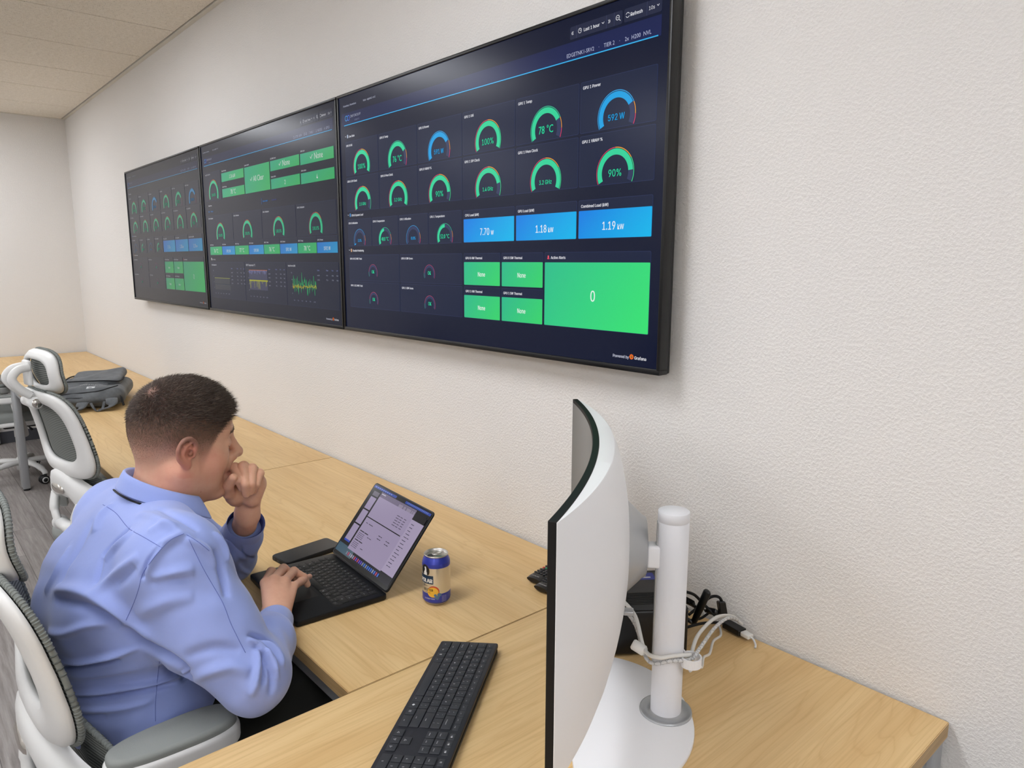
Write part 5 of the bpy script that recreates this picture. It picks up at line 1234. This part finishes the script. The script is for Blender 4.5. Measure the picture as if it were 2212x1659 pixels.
for i_, v_ in enumerate(b_.v):
    h_ = PB.ray_cast(Vector((v_[0], v_[1], .4)), Vector((0, 0, -1)))[0]; b_.v[i_] = (v_[0], v_[1], (h_.z if h_ is not None else .1) + (.0016 if i_ < len(b_.v) - 4 else .0022))
b_.build('printed_mark', pk)
for nm_, pts_ in (('flap_seam', [(-.225, -.095, .125), (-.06, -.103, .138), (.095, -.100, .137), (.118, -.04, .139), (.118, .10, .136), (.100, .168, .128), (-.06, .172, .126)]), ('pocket_seam', [(.232, -.182, .9), (.245, -.10, .9), (.242, .0, .9), (.238, .08, .9), (.215, .14, .9), (.150, .165, .9)])):
    if pts_[0][2] == .9: pts_ = [(x, y, PB.ray_cast(Vector((x, y, .4)), Vector((0, 0, -1)))[0].z) for x, y, z in pts_]
    b_ = MB(); b_.tube(spline(pts_, 8), .0040, M['pack_dark'], 8); b_.build(nm_, pk)
b_ = MB(); b_.tube(spline([(.09, -.21, .085), (.20, -.19, .080), (.262, -.10, .072), (.270, .05, .068), (.22, .17, .070)], 8), .0045, M['pack_dark'], 8); b_.build('zip', pk)
b_ = MB(); b_.tube(spline([(.225, .175, .070), (.238, .190, .060), (.244, .196, .030), (.246, .200, .012)], 5), [.002] * 6 + [.006] * 10, M['pack_dark'], 8); b_.build('zip_pull', pk)
for a in ([(.19, .02, .045), (.25, .015, .052), (.300, .01, .040), (.318, .0, .020), (.300, -.02, .006)], [(.20, .13, .050), (.26, .145, .056), (.300, .150, .040), (.312, .135, .018), (.29, .10, .006)]):
    b_ = MB(); b_.tube(spline(a, 8), .030, M['pack_cloth'], 10, flat=.18, up=(0, 0, 1)); b_.build('shoulder_strap', pk)
b_ = MB(); b_.tube(spline([(.24, .04, .050), (.300, .055, .035), (.330, .080, .006), (.318, .105, .012), (.26, .11, .045)], 8), .007, M['pack_cloth'], 8, flat=.3, up=(0, 0, 1)); b_.build('webbing_loop', pk)
# ------------------------------------------------------------------ office chairs
M['chair_white'] = mat('chair_white', '#dcdcda', 0.38, spec=0.4); M['chair_fabric'] = mat('chair_fabric', '#8a8d8a', 0.9, spec=0.15); n = N(M['chair_fabric']); v = n.coords(); n.bump(n.noise(v, 700, 1, .5), .25, .001)
M['chair_mesh'] = mat('chair_mesh', '#70736f', 0.85, spec=0.15); n = N(M['chair_mesh']); v = n.coords(); wv = n.n('TexWave', wave_type='BANDS', bands_direction='Z'); wv.inputs['Scale'].default_value = 42.0; n.l(v, wv.inputs['Vector'])
n.color(n.mix(wv.outputs['Fac'], '#4e514f', '#8b8e8a')); n.bump(wv.outputs['Fac'], .3, .001)
M['chair_rib'] = mat('chair_rib', '#767a76', 0.9); M['chrome'] = mat('chrome', '#c8c4be', 0.12, 1.0); M['caster'] = mat('caster', '#0d0d0e', 0.45)
def puff(mb, ol, z0, z1, r, mt, n=5):
    cx = sum(p[0] for p in ol) / len(ol); cy = sum(p[1] for p in ol) / len(ol); R_ = min(max(p[0] for p in ol) - cx, max(p[1] for p in ol) - cy)
    rows = []
    for base, sg in ((z0, -1), (z1, 1)):
        for k in (range(n, -1, -1) if sg < 0 else range(n + 1)):
            a = PI / 2 * k / n; s_ = r * (1 - math.cos(a)); z = base - sg * r + sg * r * math.sin(a); rows.append([((x - cx) * (1 - s_ / R_) + cx, (y - cy) * (1 - s_ / (R_ * 2)) + cy, z) for x, y in ol])
    m_ = len(ol); mb.add([p for q in rows for p in q], [(i * m_ + j, i * m_ + (j + 1) % m_, (i + 1) * m_ + (j + 1) % m_, (i + 1) * m_ + j) for i in range(len(rows) - 1) for j in range(m_)] + [tuple(range(m_))[::-1], tuple((len(rows) - 1) * m_ + j for j in range(m_))], mt, True)
def sring(w, h, ex, n_, top=1.0):
    """a rounded, slightly tapered outline in (x, z)"""
    o = []
    for k in range(n_):
        a = 2 * PI * k / n_; c_, s_ = math.cos(a), math.sin(a); x = math.copysign(abs(c_) ** (2 / ex), c_) * w; z = math.copysign(abs(s_) ** (2 / ex), s_) * h; o.append((x * (1 + (top - 1) * (z / h * .5 + .5)), z))
    return o
def back_y(x, z, zc, h, cx, cz_, lean): return -(lean * (z - zc)) + cx * x * x - cz_ * ((z - zc) / h) ** 2
def ring_frame(mb, outer, inner, fy, zc, th, mt):
    n_ = len(outer); rows = []
    def mixp(t): return [(o[0] * (1 - t) + i[0] * t, o[1] * (1 - t) + i[1] * t) for o, i in zip(outer, inner)]
    for t, dy in ((0, -.002), (0, -th * .6), (.12, -th), (.5, -th * 1.25), (.88, -th), (1, -th * .6), (1, -.002), (.5, 0)):
        rows.append([(x, fy(x, zc + z) + dy, zc + z) for x, z in mixp(t)])
    vs_ = [p for r in rows for p in r]; m_ = len(rows)
    mb.add(vs_, [(i * n_ + j, ((i + 1) % m_) * n_ + j, ((i + 1) % m_) * n_ + (j + 1) % n_, i * n_ + (j + 1) % n_) for i in range(m_) for j in range(n_)], mt, True)
def make_chair(label):
    t = thing('office_chair', label, 'chair', (0, 0, 0), 0, 'white ergonomic office chairs')
    # backrest: upper ring with mesh
    zc, h, w = .918, .160, .248; fy = lambda x, z: -.225 + back_y(x, z, zc, h, .55, .012, .20)
    outer = sring(w, h, 4.6, 72, .86); inner = [(x * .70, z * .68 + .004) for x, z in sring(w, h, 3.4, 72, .86)]
    b_ = MB(); ring_frame(b_, outer, inner, fy, zc, .020, M['chair_white']); br = b_.build('backrest', t)
    b_ = MB(); rows = []
    for j in range(13):
        s_ = j / 12; rows.append([(x * s_ * .985, fy(x * s_, zc + z * s_) + .006 - .010 * (1 - s_ * s_) , zc + z * s_ * .985) for x, z in outer])
    vs_ = [p for r in rows for p in r]; b_.add(vs_, [(i * 72 + j, i * 72 + (j + 1) % 72, (i + 1) * 72 + (j + 1) % 72, (i + 1) * 72 + j) for i in range(12) for j in range(72)], M['chair_mesh'], True); b_.build('mesh_panel', br)
    def ribbed(outl, f, zc_, nm, par, r_=.0062, dy=.006):
        mb = MB(); n_ = len(outl); q = spline([(x, f(x, zc_ + z) + dy, zc_ + z) for x, z in outl], 5, True); mb.tube(q, r_ * .82, M['chair_rib'], 8, closed=True)
        L = [0]; 
        for i in range(1, len(q)): L.append(L[-1] + np.linalg.norm(q[i] - q[i - 1]))
        st = .0062; k = 0; d = 0
        while d < L[-1]:
            while L[k + 1] < d: k += 1
            a = q[k]; tg = q[(k + 1) % len(q)] - a; tg = tg / (np.linalg.norm(tg) + 1e-9); mb.tube([a - tg * .0019, a - tg * .0012, a + tg * .0012, a + tg * .0019], [r_ * .8, r_, r_, r_ * .8], M['chair_rib'], 7, cap=False); d += st
        return mb.build(nm, par)
    ribbed(outer, fy, zc, 'ribbed_piping', br)
    # lower back: broad band with a chrome oval, arch below
    b_ = MB(); rows = []; zl = .665
    lw = .238
    def ly_(x, z): return -.190 + .95 * x * x - .10 * (z - .70) - .006
    SG = 40
    top = [(x, .765 - .9 * x * x + .012 * math.cos(x * 18)) for x in [(-lw + 2 * lw * k / SG) for k in range(SG + 1)]]
    bot = [(x * .98, (.600 - 1.9 * x * x if abs(x) > .085 else .655 - 5.5 * (abs(x) - .085) ** 2 * 0 + .0) if True else 0) for x, z in top]
    bot = [(x, .585 + .085 * sstep(.16, .06, np.array([abs(x)]))[0] - .15 * max(0, abs(x) - .12)) for x, z in top]
    for side, off in ((0, 0.0), (1, -.030)):
        for s_ in (0, .06, .25, .5, .75, .94, 1):
            rows.append([(xt * (1 - s_) + xb * s_, ly_(xt, zt * (1 - s_) + zb * s_) + off * (1 - (.55 if s_ in (0, 1) else 0)) - (.012 * math.sin(PI * s_) if side else 0), zt * (1 - s_) + zb * s_) for (xt, zt), (xb, zb) in zip(top, bot)] if not side else None)
            if side: rows[-1] = [(xt * (1 - s2) + xb * s2, ly_(xt, zt * (1 - s2) + zb * s2) + off * (1 - (.55 if s2 in (0, 1) else 0)) - .012 * math.sin(PI * s2), zt * (1 - s2) + zb * s2) for s2 in (1 - s_,) for (xt, zt), (xb, zb) in zip(top, bot)]
    vs_, fs_ = grid(rows, True); n_ = SG + 1; m_ = len(rows); fs_ += [tuple(i * n_ for i in range(m_))[::-1], tuple(i * n_ + SG for i in range(m_))]
    b_.add(vs_, fs_, M['chair_white'], True); lb = b_.build('lumbar_band', t, auto=60)
    b_ = MB(); b_.lathe([(0, .010), (.6, .0085), (.9, .004), (1.0, 0)], M['chrome'], 40, TR((0, ly_(0, .70) - .040, .705)) @ Matrix.Rotation(PI / 2, 4, 'X') @ Matrix.Diagonal((.058, .021, 1, 1))); b_.build('oval_plate', lb)
    pad_o = [(x * .93, z) for x, z in sring(lw, .075, 3, 48)]; fl = lambda x, z: ly_(x, z) + .030
    b_ = MB(); vs_ = []; 
    rows = [[(x * s_, fl(x * s_, .685 + z * s_) + .004 * (1 - s_), .685 + z * s_) for x, z in pad_o] for s_ in (0.02, .5, 1)]
    vs_ = [p for r in rows for p in r]; b_.add(vs_, [(i * 48 + j, i * 48 + (j + 1) % 48, (i + 1) * 48 + (j + 1) % 48, (i + 1) * 48 + j) for i in range(2) for j in range(48)], M['chair_mesh'], True); b_.build('lumbar_mesh', lb); ribbed(pad_o, fl, .685, 'lumbar_piping', lb)
    # spine arch down to the seat
    for sx in (-1, 1):
        b_ = MB(); b_.tube(spline([(sx * .125, -.205, .66), (sx * .105, -.222, .60), (sx * .07, -.215, .54), (sx * .045, -.16, .475), (sx * .03, -.06, .445)], 8), [.026] * 9 + [.022] * 24, M['chair_white'], 14, flat=.6, up=(0, 1, 0)); b_.build('back_arm', t)
    b_ = MB(); b_.tube([(-.075, -.215, .548), (.075, -.215, .548)], .022, M['chair_white'], 18); b_.tube([(-.088, -.215, .548), (-.075, -.215, .548)], .027, M['chair_white'], 24); b_.tube([(.075, -.215, .548), (.088, -.215, .548)], .027, M['chair_white'], 24); b_.build('hinge_bar', t)
    # headrest and its double arm
    hz, hh, hw = 1.115, .080, .152; hy = lambda x, z: -.268 + 1.5 * x * x + .9 * (z - hz) ** 2 * 6 - .10 * (z - hz)
    outer = sring(hw, hh, 2.8, 64, .96); inner = [(x * .74, z * .58) for x, z in sring(hw, hh, 2.8, 64, .96)]
    b_ = MB(); ring_frame(b_, outer, inner, hy, hz, .018, M['chair_white']); hr = b_.build('headrest', t)
    rows = [[(x * s_ * .985, hy(x * s_, hz + z * s_) + .005, hz + z * s_ * .985) for x, z in outer] for s_ in [j / 8 for j in range(9)]]
    b_ = MB(); vs_ = [p for r in rows for p in r]; b_.add(vs_, [(i * 64 + j, i * 64 + (j + 1) % 64, (i + 1) * 64 + (j + 1) % 64, (i + 1) * 64 + j) for i in range(8) for j in range(64)], M['chair_mesh'], True); b_.build('mesh_panel', hr); ribbed(outer, hy, hz, 'ribbed_piping', hr, .0055, .005)
    b_ = MB(); b_.box((-.030, -.300, hz - .045), (.030, -.284, hz + .045), M['chair_white'], .006); b_.build('headrest_bracket', t)
    for sx in (-1, 1):
        b_ = MB(); b_.tube(spline([(sx * .026, -.292, hz + .022), (sx * .030, -.330, hz + .014), (sx * .032, -.350, hz - .015), (sx * .032, -.330, hz - .05), (sx * .030, -.298, 1.037)], 8), .0145, M['chair_white'], 14, flat=.8, up=(1, 0, 0)); b_.build('headrest_arm', t)
    b_ = MB(); b_.tube([(-.052, -.288, 1.040), (.052, -.288, 1.040)], .021, M['chair_white'], 24); b_.tube([(-.0535, -.288, 1.040), (-.052, -.288, 1.040)], .016, M['chrome'], 20); b_.tube([(.052, -.288, 1.040), (.0535, -.288, 1.040)], .016, M['chrome'], 20); b_.build('pivot', t)
    # seat
    def f_seat(p): return s_box(p, (0, .035, .468), (.245, .245, .042), .038) + .25 * np.maximum(0, p[:, 1] - .18) ** 2 + 0.0
    v_, f_ = surface(f_seat, (-.29, -.25, .40), (.29, .33, .54), .010); v_ = smooth_v(v_, f_, 2); np_mesh('seat_cushion', [(v_, f_, None, 0)], [M['chair_fabric']], t)
    b_ = MB(); b_.prism([(x, y + .035) for x, y in sring(.252, .250, 5, 48)], .418, .448, M['chair_white'], .010, smooth=True); b_.build('seat_shell', t, auto=40)
    b_ = MB(); b_.box((-.085, -.10, .375), (.085, .12, .420), M['caster'], .012); b_.build('mechanism', t)
    b_ = MB(); b_.tube([(.08, .03, .40), (.20, .04, .395), (.255, .045, .39)], [.005, .005, .009], M['caster'], 10); b_.build('height_lever', t)
    # armrests
    for sx in (-1, 1):
        b_ = MB(); b_.tube(spline([(sx * .20, .0, .425), (sx * .285, .0, .440), (sx * .300, -.01, .50), (sx * .290, -.03, .60), (sx * .268, -.04, .672)], 8), .024, M['chair_white'], 14, flat=.6, up=(1, 0, 0)); ps = b_.build('armrest_post', t)
        ol = [(sx * .254 + x * (1 + .12 * y / .14), -.040 + y) for x, y in sring(.049, .112, 2.8, 48)]
        b_ = MB(); puff(b_, ol, .662, .708, .014, M['chair_white']); b_.build('armrest', t, auto=50)
        b_ = MB(); puff(b_, [(sx * .254 + (x - sx * .254) * .90, -.040 + (y + .040) * .955) for x, y in ol], .690, .7195, .009, M['chair_fabric']); b_.build('armrest_pad', t, auto=60)
    # column, star base, casters
    b_ = MB(); b_.lathe([(.0, .375), (.032, .375), (.032, .300), (.028, .298), (.028, .150), (.036, .145), (.040, .060), (0, .060)], M['chair_white'], 28); b_.build('column', t)
    for k in range(5):
        a = math.radians(72 * k + 18); T = TR((0, 0, 0), rz=a)
        b_ = MB(); b_.tube(spline([(.02, 0, .115), (.12, 0, .118), (.22, 0, .108), (.285, 0, .085), (.300, 0, .066)], 6), [.026] * 8 + [.022] * 8 + [.018] * 9, M['chair_white'], 12, T=T, flat=.75, up=(0, 0, 1)); lg = b_.build('base_leg', t)
        b_ = MB(); ca = rng.uniform(0, 6.28); T2 = T @ TR((.300, 0, 0), rz=ca)
        for sy in (-1, 1):
            b_.tube([(-.012, sy * .006, .030), (-.012, sy * .024, .030)], .029, M['caster'], 24, T=T2); b_.tube([(-.012, sy * .0235, .030), (-.012, sy * .0255, .030)], .021, M['chair_white'], 24, T=T2); b_.tube([(-.012, sy * .0245, .030), (-.012, sy * .0262, .030)], .014, M['caster'], 20, T=T2)
        b_.tube([(0, 0, .030), (0, 0, .068)], .008, M['caster'], 10, T=T2); b_.build('caster', lg)
    return t
ch = make_chair('white mesh-backed office chair the man is sitting in')
def place(o, x, y, deg): o.location = (x, y, 0); o.rotation_euler = (0, 0, math.radians(deg))
c2_ = copy_tree(ch); c2_['label'] = 'empty white office chair with headrest, just left of the man'
c3_ = copy_tree(ch); c3_['label'] = 'white office chair far back, pushed under the long desk by its steel leg'
place(ch, -.775, -.995, 0); place(c2_, -2.34, -.69, 9); place(c3_, -5.35, -.70, 0)
for o in [x for x in COL.objects if x.parent == c2_ and x.name.startswith('headrest')]: o.location.z += .03
for o in [x for x in COL.objects if x.parent == ch and x.name.split('.')[0] in ('backrest', 'lumbar_band', 'headrest', 'headrest_arm', 'headrest_bracket', 'pivot', 'hinge_bar', 'back_arm')]: o.location.z -= .042
for o in [x for x in COL.objects if x.parent in (c2_, c3_) and x.name.startswith('armrest')]: o.location.z -= .075
